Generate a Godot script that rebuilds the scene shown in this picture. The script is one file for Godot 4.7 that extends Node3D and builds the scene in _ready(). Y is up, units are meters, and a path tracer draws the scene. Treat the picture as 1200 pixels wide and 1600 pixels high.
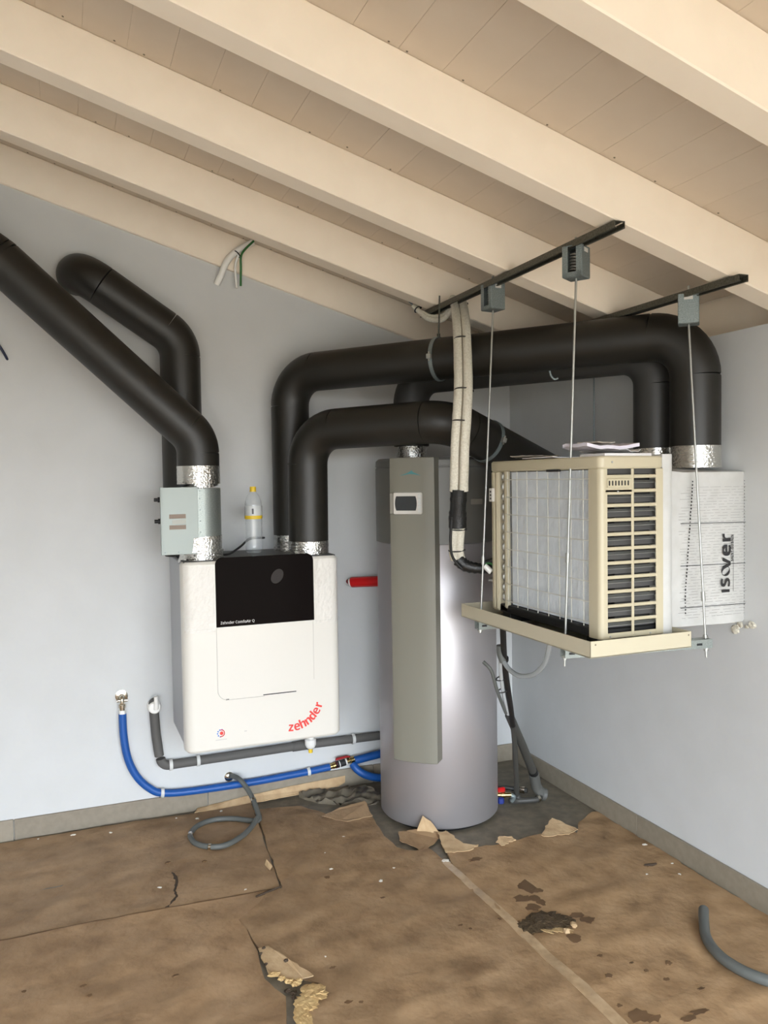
extends Node3D
# A plant room in the corner of a white shed with a sloping timber roof. Corner of the two walls at the origin,
# wall_back along x (negative to the left), wall_right along z, units metres.

const ROOF_H := 2.2456   # underside of the rafters where they meet the right wall
const ROOF_S := 0.2985   # fall of the roof
const RAFTER_DEPTH := 0.18
const WAVE := 0.009       # swell of the floor paper
const WAVE_F := 1.3
const ROOM_LEFT := -4.6
const ROOM_FRONT := 5.4

var used := {}
var M := {}
var rng := RandomNumberGenerator.new()
var wob := FastNoiseLite.new()

func _ready() -> void:
	# camera
	var cam := Camera3D.new()
	cam.name = "camera"
	cam.basis = Basis(Vector3(0.92947, -0.01527, 0.36857), Vector3(0.02881, 0.9991, -0.03126), Vector3(-0.36776, 0.03967, 0.92907)).orthonormalized()
	cam.position = Vector3(-2.4351, 1.662, 4.1436)
	cam.fov = 64.336
	cam.near = 0.02
	cam.current = true
	add_child(cam)
	# sky and exposure
	var env := Environment.new()
	var sky := Sky.new()
	var sm := ProceduralSkyMaterial.new()
	sm.sky_top_color = Color(0.80, 0.86, 0.93)
	sm.sky_horizon_color = Color(0.94, 0.96, 0.98)
	sm.sky_curve = 0.2
	sm.ground_bottom_color = Color(0.45, 0.42, 0.38)
	sm.ground_horizon_color = Color(0.75, 0.75, 0.74)
	sm.energy_multiplier = 1.0
	sky.sky_material = sm
	env.background_mode = Environment.BG_SKY
	env.sky = sky
	env.tonemap_mode = Environment.TONE_MAPPER_LINEAR
	env.tonemap_exposure = 16.5
	env.sdfgi_enabled = true
	env.ssao_enabled = true
	env.ssil_enabled = true
	var we := WorldEnvironment.new()
	we.name = "world_environment"
	we.environment = env
	add_child(we)
	# high sun on the yard outside the open door
	var sun := DirectionalLight3D.new()
	sun.name = "sun"
	sun.light_color = Color(1.0, 0.94, 0.84)
	sun.light_energy = 0.2
	sun.shadow_enabled = true
	sun.look_at_from_position(Vector3(3.0, 9.0, -6.0), Vector3.ZERO, Vector3.UP)
	add_child(sun)

	rng.seed = 11
	wob.seed = 5
	wob.frequency = 1.0
	make_materials()
	room()
	rafters_and_planks()
	heater_tank()
	ventilation_unit()
	ducts()
	heat_pump()
	plenum()
	hanging_gear()
	refrigerant_lines()
	water_pipes()
	condensate_lines()
	cardboard()
	small_things()

# ---------------------------------------------------------------- helpers
func c8(r: float, g: float, b: float, a := 1.0) -> Color:
	return Color(r / 255.0, g / 255.0, b / 255.0, a)

func mat(col: Color, rough := 0.6, metal := 0.0) -> StandardMaterial3D:
	var m := StandardMaterial3D.new()
	m.albedo_color = col
	m.roughness = rough
	m.metallic = metal
	if col.a < 1.0:
		m.transparency = BaseMaterial3D.TRANSPARENCY_ALPHA
	return m

func noise_tex(freq: float, seed_: int, ramp: Gradient, normal := false, strength := 4.0, size := 512, oct := 4) -> NoiseTexture2D:
	var n := FastNoiseLite.new()
	n.seed = seed_
	n.frequency = freq
	n.fractal_octaves = oct
	var t := NoiseTexture2D.new()
	t.width = size
	t.height = size
	t.seamless = true
	t.noise = n
	if ramp:
		t.color_ramp = ramp
	if normal:
		t.as_normal_map = true
		t.bump_strength = strength
	return t

func grad(a: Color, b: Color, mid := -1.0, mc := Color.WHITE) -> Gradient:
	var g := Gradient.new()
	g.set_color(0, a)
	g.set_color(1, b)
	if mid > 0.0:
		g.add_point(mid, mc)
	return g

func textured(m: StandardMaterial3D, albedo: Texture2D, normal: Texture2D, scale: float, nscale := 0.5) -> StandardMaterial3D:
	m.uv1_triplanar = true
	m.uv1_world_triplanar = true
	m.uv1_scale = Vector3.ONE * scale
	if albedo:
		m.albedo_texture = albedo
	if normal:
		m.normal_enabled = true
		m.normal_texture = normal
		m.normal_scale = nscale
	return m

func make_materials() -> void:
	var soft := noise_tex(0.02, 3, null, true, 3.0)
	var crinkle := noise_tex(0.035, 8, null, true, 10.0, 512, 5)
	var plaster := noise_tex(0.01, 21, grad(c8(246, 246, 245), c8(252, 252, 252)))
	M.wall = textured(mat(c8(206, 207, 206), 0.75), plaster, soft, 0.6, 0.12)
	M.paint_shaded = []
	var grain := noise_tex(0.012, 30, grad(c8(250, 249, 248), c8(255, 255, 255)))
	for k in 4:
		M.paint_shaded.append(textured(mat(c8(214 - k, 199 - k, 180 - k), 0.62), grain, soft, 1.1, 0.15))  # planks darker than the rafters: shade of the deck put into the colour
	M.rafter = textured(mat(c8(250, 237, 218), 0.6), grain, soft, 0.9, 0.12)  # lighter than the planks: light on the rafter faces put into the colour
	M.concrete = textured(mat(c8(132, 122, 104), 0.55), noise_tex(0.02, 41, grad(c8(200, 200, 200), c8(255, 255, 255))), soft, 1.3, 0.2)
	M.base = []
	for k in 3:
		M.base.append(textured(mat(c8(150 - 5 * k, 140 - 5 * k, 124 - 5 * k), 0.5), noise_tex(0.02, 42 + k, grad(c8(234, 234, 232), c8(255, 255, 255))), soft, 2.0, 0.15))
	M.yard = textured(mat(c8(176, 164, 146), 0.9), noise_tex(0.05, 50, grad(c8(190, 190, 190), c8(255, 255, 255))), null, 0.5)
	# brown floor paper, stained
	var paper := noise_tex(0.006, 60, grad(c8(206, 198, 186), c8(255, 255, 255), 0.45, c8(236, 231, 224)), false, 1.0, 1024, 6)
	var fibre := noise_tex(0.02, 61, null, true, 5.0, 1024, 4)
	M.card = []
	for k in 4:
		var t = [c8(168, 140, 108), c8(172, 142, 108), c8(166, 137, 103), c8(176, 145, 108)][k]
		M.card.append(textured(mat(t, 0.72), paper, fibre, 0.8 + 0.07 * k, 0.45))
	M.card_pale = textured(mat(c8(204, 176, 138), 0.8), paper, fibre, 2.0, 0.4)
	M.card_yellow = textured(mat(c8(208, 178, 126), 0.85), paper, fibre, 3.0, 0.3)
	M.tape = textured(mat(c8(196, 170, 136), 0.4), paper, soft, 2.0, 0.3)
	M.mud = textured(mat(c8(80, 64, 40), 0.85), paper, crinkle, 5.0, 0.8)
	M.stain_shade = mat(c8(104, 78, 50), 0.8)  # mud splashes, and the shade painted along the paper joint
	M.stain_dark = mat(c8(64, 50, 36), 0.8)
	M.straw = mat(c8(176, 148, 104), 0.8)
	M.chip = mat(c8(226, 220, 208), 0.7)
	# metals
	M.foil = textured(mat(c8(222, 221, 216), 0.22, 1.0), null, crinkle, 4.0, 0.7)
	M.galv = textured(mat(c8(168, 174, 169), 0.42, 0.7), noise_tex(0.06, 70, grad(c8(205, 208, 208), c8(255, 255, 255))), soft, 5.0, 0.1)
	M.galv_plate = mat(c8(150, 158, 153), 0.45, 0.2)
	M.galv_dark = textured(mat(c8(160, 170, 170), 0.45, 0.5), noise_tex(0.06, 71, grad(c8(170, 175, 175), c8(255, 255, 255))), null, 6.0)
	M.rail = textured(mat(c8(112, 110, 100), 0.5, 0.6), noise_tex(0.05, 72, grad(c8(170, 170, 165), c8(255, 255, 255))), null, 4.0)
	M.zinc = mat(c8(172, 172, 166), 0.38, 0.7)
	M.chrome = mat(c8(214, 206, 190), 0.15, 1.0)
	M.brass = mat(c8(196, 170, 112), 0.25, 1.0)
	# ducts
	M.duct = textured(mat(c8(32, 30, 25), 0.45), null, soft, 4.0, 0.12)
	M.duct_grey = textured(mat(c8(52, 51, 48), 0.48), null, soft, 4.0, 0.12)
	M.rubber = mat(c8(24, 23, 22), 0.55)
	M.tape_black = textured(mat(c8(26, 26, 25), 0.4), null, crinkle, 6.0, 0.5)
	M.grey_foam = textured(mat(c8(92, 90, 87), 0.75), null, soft, 9.0, 0.25)
	M.grey_tube = mat(c8(90, 92, 88), 0.5)
	M.dark_tube = mat(c8(66, 65, 61), 0.5)
	M.fitting = mat(c8(94, 94, 90), 0.4)
	M.white_foam = textured(mat(c8(230, 226, 212), 0.75), noise_tex(0.03, 80, grad(c8(208, 204, 196), c8(255, 255, 255))), crinkle, 6.0, 0.5)
	M.dirt = mat(c8(120, 112, 96), 0.9)
	M.blue = textured(mat(c8(20, 80, 154), 0.45), null, soft, 10.0, 0.3)
	M.red = mat(c8(190, 16, 18), 0.35)
	M.red_dull = mat(c8(150, 20, 24), 0.4)
	M.handle_blue = mat(c8(24, 44, 120), 0.4)
	M.yellow = mat(c8(232, 196, 52), 0.45)
	M.green = mat(c8(44, 108, 50), 0.5)
	M.white = mat(c8(238, 236, 230), 0.4)
	M.clip = mat(c8(206, 206, 202), 0.5)
	# ventilation unit
	M.hrv_white = mat(c8(216, 212, 203), 0.28)
	M.hrv_grey = mat(c8(178, 180, 184), 0.5)
	M.hrv_top = mat(c8(78, 78, 78), 0.5)
	M.glass_black = mat(c8(20, 16, 15), 0.12)
	M.glass_black.metallic_specular = 0.08
	M.rounded_shape = mat(c8(58, 54, 52), 0.35)  # grey of the reflection painted on the black glass
	M.rounded_shape.metallic_specular = 0.15
	M.groove = mat(c8(190, 186, 178), 0.6)
	M.black = mat(c8(18, 18, 18), 0.5)
	M.print_white = mat(c8(226, 224, 220), 0.5)
	M.print_red = mat(c8(214, 52, 44), 0.5)
	M.print_blue = mat(c8(60, 110, 190), 0.5)
	M.print_grey = mat(c8(196, 192, 186), 0.5)
	M.film = textured(mat(Color(1, 0.99, 0.97, 0.22), 0.12), null, crinkle, 2.0, 0.6)
	# tank
	M.silver = mat(c8(190, 186, 187), 0.46, 0.7)
	M.cap = mat(c8(112, 111, 106), 0.45, 0.15)
	M.taupe = mat(c8(124, 121, 109), 0.5)
	M.screen = mat(c8(44, 47, 48), 0.2)
	M.bezel = mat(c8(206, 202, 194), 0.4)
	M.bezel_dim = mat(c8(136, 132, 122), 0.45)
	M.teal = mat(c8(70, 128, 130), 0.5)
	# heat pump
	M.cream = mat(c8(188, 178, 151), 0.4)
	M.cream_light = mat(c8(192, 183, 158), 0.42)
	M.cream_wire = mat(c8(206, 203, 190), 0.4)
	M.coil = mat(c8(224, 228, 230), 0.5, 0.0)
	M.clear = mat(Color(0.95, 0.97, 1.0, 0.2), 0.08)
	M.clear_film = mat(Color(0.96, 0.98, 1.0, 0.16), 0.1)
	M.dark_in = mat(c8(48, 47, 45), 0.45)
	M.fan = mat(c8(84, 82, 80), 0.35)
	M.wrap = textured(mat(c8(204, 203, 199), 0.45), noise_tex(0.02, 90, grad(c8(240, 240, 238), c8(255, 255, 255))), soft, 1.0, 0.3)
	M.line_print = mat(c8(150, 148, 144), 0.6)
	M.ink = mat(c8(36, 35, 36), 0.6)
	M.lilac = mat(c8(222, 217, 227), 0.7)
	M.sheet = mat(c8(226, 224, 222), 0.7)
	M.ply = mat(c8(190, 180, 166), 0.7)

func numbered(called: String, parent: Node) -> String:
	var key := str(parent.get_instance_id()) + called
	var n: int = used.get(key, 0)
	used[key] = n + 1
	return called if n == 0 else "%s_%03d" % [called, n]

func origin_of(n: Node) -> Vector3:
	var p := Vector3.ZERO
	while n != self and n is Node3D:
		p += (n as Node3D).position
		n = n.get_parent()
	return p

# a mesh given in world coordinates becomes ONE named MeshInstance3D under parent
func obj(called: String, st: SurfaceTool, m: Material, parent: Node = self) -> MeshInstance3D:
	var o := MeshInstance3D.new()
	o.name = numbered(called, parent)
	o.mesh = st.commit()
	o.material_override = m
	parent.add_child(o, true)
	if parent != self:
		o.position = -origin_of(parent)
	return o

func tag(o: Node, label: String, category := "", group := "", kind := "") -> Node:
	if label: o.set_meta("label", label)
	if category: o.set_meta("category", category)
	if group: o.set_meta("group", group)
	if kind: o.set_meta("kind", kind)
	return o

func thing(called: String, at: Vector3, label: String, category: String, group := "") -> Node3D:
	var o := Node3D.new()
	o.name = numbered(called, self)
	add_child(o, true)
	o.position = at
	tag(o, label, category, group)
	return o

func tool() -> SurfaceTool:
	var st := SurfaceTool.new()
	st.begin(Mesh.PRIMITIVE_TRIANGLES)
	return st

func tri(st: SurfaceTool, a: Vector3, b: Vector3, c: Vector3, na: Vector3, nb: Vector3, nc: Vector3) -> void:
	if (b - a).cross(c - a).dot(na + nb + nc) > 0.0:
		var t := b; b = c; c = t
		t = nb; nb = nc; nc = t
	st.set_normal(na); st.set_uv(Vector2(a.x + a.z, a.y)); st.add_vertex(a)
	st.set_normal(nb); st.set_uv(Vector2(b.x + b.z, b.y)); st.add_vertex(b)
	st.set_normal(nc); st.set_uv(Vector2(c.x + c.z, c.y)); st.add_vertex(c)

func face(st: SurfaceTool, pts: Array, out: Vector3) -> void:
	# flat fan whose normal looks towards out
	var n: Vector3 = (pts[1] - pts[0]).cross(pts[2] - pts[0])
	if n.length() < 1e-12:
		return
	n = n.normalized()
	if n.dot(out) < 0.0:
		n = -n
	for i in range(1, pts.size() - 1):
		tri(st, pts[0], pts[i], pts[i + 1], n, n, n)

func quad_s(st: SurfaceTool, a: Vector3, b: Vector3, c: Vector3, d: Vector3, na: Vector3, nb: Vector3, nc: Vector3, nd: Vector3) -> void:
	tri(st, a, b, c, na, nb, nc)
	tri(st, a, c, d, na, nc, nd)

# box with chamfered edges
func box(st: SurfaceTool, at: Vector3, size: Vector3, bevel := 0.0, turn := Basis.IDENTITY) -> SurfaceTool:
	var h := size * 0.5
	bevel = min(bevel, min(h.x, min(h.y, h.z)) * 0.9)
	var corner := func(s: Vector3, axis: int) -> Vector3:
		var p := h - Vector3.ONE * bevel
		p[axis] = h[axis]
		return at + turn * (p * s)
	for a in 3:
		for sg in [-1.0, 1.0]:
			var q := []
			for k in [[-1, -1], [1, -1], [1, 1], [-1, 1]]:
				var s := Vector3.ZERO
				s[a] = sg
				s[(a + 1) % 3] = k[0]
				s[(a + 2) % 3] = k[1]
				q.append(corner.call(s, a))
			var out := Vector3.ZERO
			out[a] = sg
			face(st, q, turn * out)
	if bevel > 0.0:
		for a in 3:
			var b := (a + 1) % 3
			var c := (a + 2) % 3
			for sb in [-1.0, 1.0]:
				for sc in [-1.0, 1.0]:
					var s1 := Vector3.ZERO
					s1[a] = -1; s1[b] = sb; s1[c] = sc
					var s2 := s1
					s2[a] = 1
					var out := Vector3.ZERO
					out[b] = sb; out[c] = sc
					face(st, [corner.call(s1, b), corner.call(s2, b), corner.call(s2, c), corner.call(s1, c)], turn * out)
		for sx in [-1.0, 1.0]:
			for sy in [-1.0, 1.0]:
				for sz in [-1.0, 1.0]:
					var s := Vector3(sx, sy, sz)
					face(st, [corner.call(s, 0), corner.call(s, 1), corner.call(s, 2)], turn * s)
	return st

func span(st: SurfaceTool, a: Vector3, b: Vector3, bevel := 0.0) -> SurfaceTool:
	return box(st, (a + b) * 0.5, (b - a).abs(), bevel)

# rectangular bar from a to b
func bar(st: SurfaceTool, a: Vector3, b: Vector3, w: float, h: float, bevel := 0.0, up := Vector3.UP) -> SurfaceTool:
	var z := (b - a).normalized()
	if abs(z.dot(up)) > 0.98:
		up = Vector3.RIGHT
	var x := up.cross(z).normalized()
	return box(st, (a + b) * 0.5, Vector3(w, h, a.distance_to(b)), bevel, Basis(x, z.cross(x), z))

# tube through points; r is one radius or one per point
func tube(st: SurfaceTool, pts: Array, r, seg := 14, caps := true) -> SurfaceTool:
	var n := pts.size()
	var dirs := []
	for i in n:
		var d: Vector3
		if i == 0: d = pts[1] - pts[0]
		elif i == n - 1: d = pts[i] - pts[i - 1]
		else: d = (pts[i] - pts[i - 1]).normalized() + (pts[i + 1] - pts[i]).normalized()
		dirs.append(d.normalized())
	var side: Vector3 = (Vector3.UP if abs(dirs[0].y) < 0.9 else Vector3.RIGHT).cross(dirs[0]).normalized()
	var rings := []
	for i in n:
		side = (side - dirs[i] * side.dot(dirs[i])).normalized()
		var up: Vector3 = dirs[i].cross(side)
		var rr: float = r[i] if r is Array else r
		var ring := []
		for k in seg:
			var a := TAU * k / seg
			ring.append([pts[i] + (side * cos(a) + up * sin(a)) * rr, side * cos(a) + up * sin(a)])
		rings.append(ring)
	for i in n - 1:
		for k in seg:
			var l := (k + 1) % seg
			var a = rings[i][k]; var b = rings[i][l]; var c = rings[i + 1][l]; var d = rings[i + 1][k]
			quad_s(st, a[0], b[0], c[0], d[0], a[1], b[1], c[1], d[1])
	if caps:
		for e in [0, n - 1]:
			var q := []
			for k in seg: q.append(rings[e][k][0])
			face(st, q, -dirs[0] if e == 0 else dirs[e])
	return st

# rounds the corners of a path
func rounded(pts: Array, rad: float, steps := 8) -> Array:
	var res := [pts[0]]
	for i in range(1, pts.size() - 1):
		res.append_array(arc(pts[i - 1], pts[i], pts[i + 1], rad, steps))
	res.append(pts[-1])
	return res

func arc(p: Vector3, c: Vector3, q: Vector3, rad: float, steps := 8) -> Array:
	var d1 := (c - p).normalized()
	var d2 := (q - c).normalized()
	var th := d1.angle_to(d2)
	if th < 0.02:
		return [c]
	var t: float = min(rad * tan(th / 2), (0.49 if rad < 0.05 else 0.97) * min(p.distance_to(c), q.distance_to(c)))
	rad = t / tan(th / 2)
	var mid := c + (d2 - d1).normalized() * rad / cos(th / 2)
	var axis := d1.cross(d2).normalized()
	var from := c - d1 * t - mid
	var res := []
	for k in steps + 1:
		res.append(mid + from.rotated(axis, th * k / steps))
	return res

func curve(pts: Array, steps := 6) -> Array:
	# Catmull-Rom through the points
	var res := []
	for i in pts.size() - 1:
		var p0: Vector3 = pts[max(i - 1, 0)]
		var p3: Vector3 = pts[min(i + 2, pts.size() - 1)]
		for k in steps:
			res.append((pts[i] as Vector3).cubic_interpolate(pts[i + 1], p0, p3, float(k) / steps))
	res.append(pts[-1])
	return res

# profile of Vector2(radius, height) turned about the local y axis
func lathe(st: SurfaceTool, at: Vector3, prof: Array, seg := 32, turn := Basis.IDENTITY) -> SurfaceTool:
	var nr := []
	for i in prof.size() - 1:
		var d: Vector2 = prof[i + 1] - prof[i]
		nr.append(Vector2(d.y, -d.x).normalized())
	for i in prof.size() - 1:
		var na: Vector2 = nr[i]
		var nb: Vector2 = nr[i]
		if i > 0 and nr[i].dot(nr[i - 1]) > 0.75: na = (nr[i] + nr[i - 1]).normalized()
		if i < nr.size() - 1 and nr[i].dot(nr[i + 1]) > 0.75: nb = (nr[i] + nr[i + 1]).normalized()
		for k in seg:
			var q := []
			for e in [[k, i, na], [k + 1, i, na], [k + 1, i + 1, nb], [k, i + 1, nb]]:
				var a: float = TAU * e[0] / seg
				var v: Vector2 = prof[e[1]]
				q.append([at + turn * Vector3(cos(a) * v.x, v.y, sin(a) * v.x), turn * Vector3(cos(a) * e[2].x, e[2].y, sin(a) * e[2].x)])
			if prof[i].x > 1e-6 and prof[i + 1].x > 1e-6:
				quad_s(st, q[0][0], q[1][0], q[2][0], q[3][0], q[0][1], q[1][1], q[2][1], q[3][1])
			elif prof[i].x > 1e-6:
				tri(st, q[0][0], q[1][0], q[2][0], q[0][1], q[1][1], q[2][1])
			else:
				tri(st, q[0][0], q[2][0], q[3][0], q[0][1], q[2][1], q[3][1])
	return st

# outline in local x, y pushed along local z by depth, with chamfered ends
func prism(st: SurfaceTool, poly: Array, xf: Transform3D, depth: float, bevel := 0.0) -> SurfaceTool:
	var pk := PackedVector2Array(poly)
	if Geometry2D.is_polygon_clockwise(pk):
		pk.reverse()
	var n := pk.size()
	var en := []
	for i in n:
		var d := pk[(i + 1) % n] - pk[i]
		en.append(Vector2(d.y, -d.x).normalized())
	var vn := []
	for i in n:
		vn.append((en[i] + en[(i - 1 + n) % n]).normalized())
	var ins := PackedVector2Array()
	for i in n:
		ins.append(pk[i] - vn[i] * bevel)
	var P := func(v: Vector2, z: float) -> Vector3: return xf * Vector3(v.x, v.y, z)
	for i in n:
		var j := (i + 1) % n
		var na: Vector2 = en[i]
		var nb: Vector2 = en[i]
		if en[i].dot(en[(i - 1 + n) % n]) > 0.8: na = vn[i]
		if en[i].dot(en[j]) > 0.8: nb = vn[j]
		var wa: Vector3 = xf.basis * Vector3(na.x, na.y, 0)
		var wb: Vector3 = xf.basis * Vector3(nb.x, nb.y, 0)
		quad_s(st, P.call(pk[i], bevel), P.call(pk[j], bevel), P.call(pk[j], depth - bevel), P.call(pk[i], depth - bevel), wa, wb, wb, wa)
		if bevel > 0.0:
			var zz: Vector3 = xf.basis.z
			quad_s(st, P.call(ins[i], 0), P.call(ins[j], 0), P.call(pk[j], bevel), P.call(pk[i], bevel), (wa - zz).normalized(), (wb - zz).normalized(), (wb - zz * 0.4).normalized(), (wa - zz * 0.4).normalized())
			quad_s(st, P.call(ins[i], depth), P.call(ins[j], depth), P.call(pk[j], depth - bevel), P.call(pk[i], depth - bevel), (wa + zz).normalized(), (wb + zz).normalized(), (wb + zz * 0.4).normalized(), (wa + zz * 0.4).normalized())
	var idx := Geometry2D.triangulate_polygon(ins)
	for t in range(0, idx.size(), 3):
		for e in [0, 1]:
			var z: float = depth if e else 0.0
			var nn: Vector3 = xf.basis.z * (1.0 if e else -1.0)
			tri(st, P.call(ins[idx[t]], z), P.call(ins[idx[t + 1]], z), P.call(ins[idx[t + 2]], z), nn, nn, nn)
	return st

func rrect(x0: float, y0: float, x1: float, y1: float, r: float, steps := 5) -> Array:
	var res := []
	for q in [[x1 - r, y0 + r, -90], [x1 - r, y1 - r, 0], [x0 + r, y1 - r, 90], [x0 + r, y0 + r, 180]]:
		for k in steps + 1:
			var a := deg_to_rad(q[2] + 90.0 * k / steps)
			res.append(Vector2(q[0] + cos(a) * r, q[1] + sin(a) * r))
	return res

# stands a local x, y outline flat: x -> x, y -> z, pushed up along y
func flat(y: float) -> Transform3D:
	return Transform3D(Basis(Vector3(1, 0, 0), Vector3(0, 0, 1), Vector3(0, 1, 0)), Vector3(0, y, 0))

func facing(z: float) -> Transform3D:
	return Transform3D(Basis.IDENTITY, Vector3(0, 0, z))

# an uneven sheet on the floor, clipped cell by cell to its outline
func sheet(st: SurfaceTool, poly: Array, y: float, th: float, cell := 0.06, amp := 0.004, freq := 2.2) -> SurfaceTool:
	var pk := PackedVector2Array(poly)
	var lo := pk[0]
	var hi := pk[0]
	for v in pk:
		lo = lo.min(v); hi = hi.max(v)
	var hh := func(v: Vector2) -> float:
		return y + th + amp * (wob.get_noise_2d(v.x * freq, v.y * freq * 3.0) + 0.35) + amp * 0.5 * wob.get_noise_2d(v.x * freq * 4.0, v.y * freq * 7.0)
	var nn := func(v: Vector2) -> Vector3:
		var e := 0.01
		return Vector3(hh.call(v - Vector2(e, 0)) - hh.call(v + Vector2(e, 0)), 2 * e, hh.call(v - Vector2(0, e)) - hh.call(v + Vector2(0, e))).normalized()
	for i in int(ceil((hi.x - lo.x) / cell)):
		for j in int(ceil((hi.y - lo.y) / cell)):
			var a := lo + Vector2(i, j) * cell
			var sq := PackedVector2Array([a, a + Vector2(cell, 0), a + Vector2(cell, cell), a + Vector2(0, cell)])
			for piece in Geometry2D.intersect_polygons(sq, pk):
				var idx := Geometry2D.triangulate_polygon(piece)
				for t in range(0, idx.size(), 3):
					var v := [piece[idx[t]], piece[idx[t + 1]], piece[idx[t + 2]]]
					var p := v.map(func(q): return Vector3(q.x, hh.call(q), q.y))
					tri(st, p[0], p[1], p[2], nn.call(v[0]), nn.call(v[1]), nn.call(v[2]))
	for i in pk.size():
		var a := pk[i]
		var b := pk[(i + 1) % pk.size()]
		var out := Vector3(b.y - a.y, 0, a.x - b.x)
		var parts := int(max(1.0, ceil(a.distance_to(b) / cell)))
		for k in parts:
			var u := a.lerp(b, float(k) / parts)
			var v := a.lerp(b, float(k + 1) / parts)
			face(st, [Vector3(u.x, y, u.y), Vector3(v.x, y, v.y), Vector3(v.x, hh.call(v), v.y), Vector3(u.x, hh.call(u), u.y)], out)
	return st

# a ragged copy of an outline
func ragged(poly: Array, step := 0.025, amp := 0.008, seed_ := 1.0) -> Array:
	var res := []
	for i in poly.size():
		var a: Vector2 = poly[i]
		var b: Vector2 = poly[(i + 1) % poly.size()]
		var n := int(max(1.0, round(a.distance_to(b) / step)))
		var side := (b - a).orthogonal().normalized()
		for k in n:
			var v := a.lerp(b, float(k) / n)
			res.append(v + side * amp * (wob.get_noise_2d(v.x * 60.0 + seed_ * 13.0, v.y * 60.0) * 1.6 if k > 0 else 0.0))
	return res

# a raised scrap: outline with a height for every point
func scrap(st: SurfaceTool, poly: Array, heights: Array, th := 0.004) -> SurfaceTool:
	var idx := Geometry2D.triangulate_polygon(PackedVector2Array(poly))
	for t in range(0, idx.size(), 3):
		var top := []
		var low := []
		for e in 3:
			var v: Vector2 = poly[idx[t + e]]
			top.append(Vector3(v.x, heights[idx[t + e]] + th, v.y))
			low.append(Vector3(v.x, heights[idx[t + e]], v.y))
		face(st, top, Vector3.UP)
		face(st, low, Vector3.DOWN)
	for i in poly.size():
		var j := (i + 1) % poly.size()
		var a := Vector3(poly[i].x, heights[i], poly[i].y)
		var b := Vector3(poly[j].x, heights[j], poly[j].y)
		face(st, [a, b, b + Vector3.UP * th, a + Vector3.UP * th], Vector3(b.z - a.z, 0, a.x - b.x))
	return st

# a torn scrap: the outline roughened, heights carried along it
func torn(st: SurfaceTool, poly: Array, heights: Array, seed_: float, th := 0.003, step := 0.018, amp := 0.006) -> SurfaceTool:
	var p := []
	var h := []
	for i in poly.size():
		var j := (i + 1) % poly.size()
		var a: Vector2 = poly[i]
		var b: Vector2 = poly[j]
		var n := int(max(1.0, round(a.distance_to(b) / step)))
		var side := (b - a).orthogonal().normalized()
		for k in n:
			var v := a.lerp(b, float(k) / n)
			p.append(v + side * amp * 1.6 * wob.get_noise_2d(v.x * 70.0 + seed_ * 13.0, v.y * 70.0))
			h.append(lerpf(heights[i], heights[j], float(k) / n) + 0.003 * abs(wob.get_noise_2d(v.x * 50.0, v.y * 50.0 + seed_)))
	return scrap(st, p, h, th)

# a lumpy ball
func lump(st: SurfaceTool, at: Vector3, size: Vector3, seed_: float, amp := 0.3, seg := 10, low := -1.0) -> SurfaceTool:
	var P := func(i: int, j: int) -> Vector3:
		var la := -PI / 2 + PI * j / (seg / 2.0)
		var lo := TAU * (i % seg) / seg
		var d := Vector3(cos(la) * cos(lo), sin(la), cos(la) * sin(lo))
		var q := d * size * (1.0 + amp * wob.get_noise_3d(d.x * 2.0 + seed_ * 7.0, d.y * 2.0, d.z * 2.0) * 1.8)
		q.y = max(q.y, low)
		return at + q
	for i in seg:
		for j in int(seg / 2.0):
			var a: Vector3 = P.call(i, j); var b: Vector3 = P.call(i + 1, j); var c: Vector3 = P.call(i + 1, j + 1); var d: Vector3 = P.call(i, j + 1)
			var out := (a + b + c + d) / 4.0 - at
			face(st, [a, b, c], out)
			face(st, [a, c, d], out)
	return st

func blot(cx: float, cz: float, r: float, seed_: float, squash := 1.0) -> Array:
	var res := []
	for k in 14:
		var a := TAU * k / 14
		var rr := r * (1.0 + 0.7 * wob.get_noise_2d(cos(a) * 1.6 + seed_ * 5.0, sin(a) * 1.6 + seed_ * 3.0))
		res.append(Vector2(cx + cos(a) * rr, cz + sin(a) * rr * squash))
	return res

func words(called: String, text: String, at: Vector3, height: float, m: Material, parent: Node, bold := false, turn := Basis.IDENTITY, thick := 0.0008, stretch := Vector2.ONE, wide := 0.0) -> MeshInstance3D:
	var f := SystemFont.new()
	f.font_names = PackedStringArray(["Droid Sans"])
	if bold: f.font_weight = 700
	var t := TextMesh.new()
	t.font = f
	t.text = text
	t.font_size = 64
	t.pixel_size = height / 46.0
	t.depth = thick
	t.curve_step = 1.0
	if wide > 0.0:
		t.pixel_size *= wide / t.get_aabb().size.x
	var o := MeshInstance3D.new()
	o.name = numbered(called, parent)
	o.mesh = t
	o.material_override = m
	parent.add_child(o, true)
	o.basis = turn * Basis.from_scale(Vector3(stretch.x, stretch.y, 1))
	o.position = at - origin_of(parent)
	return o

func roof_y(x: float) -> float:
	return ROOF_H - ROOF_S * x

# ---------------------------------------------------------------- the setting
func struct(called: String, st: SurfaceTool, m: Material, parent: Node = self) -> MeshInstance3D:
	var o := obj(called, st, m, parent)
	if parent == self:
		o.set_meta("kind", "structure")
	return o

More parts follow.
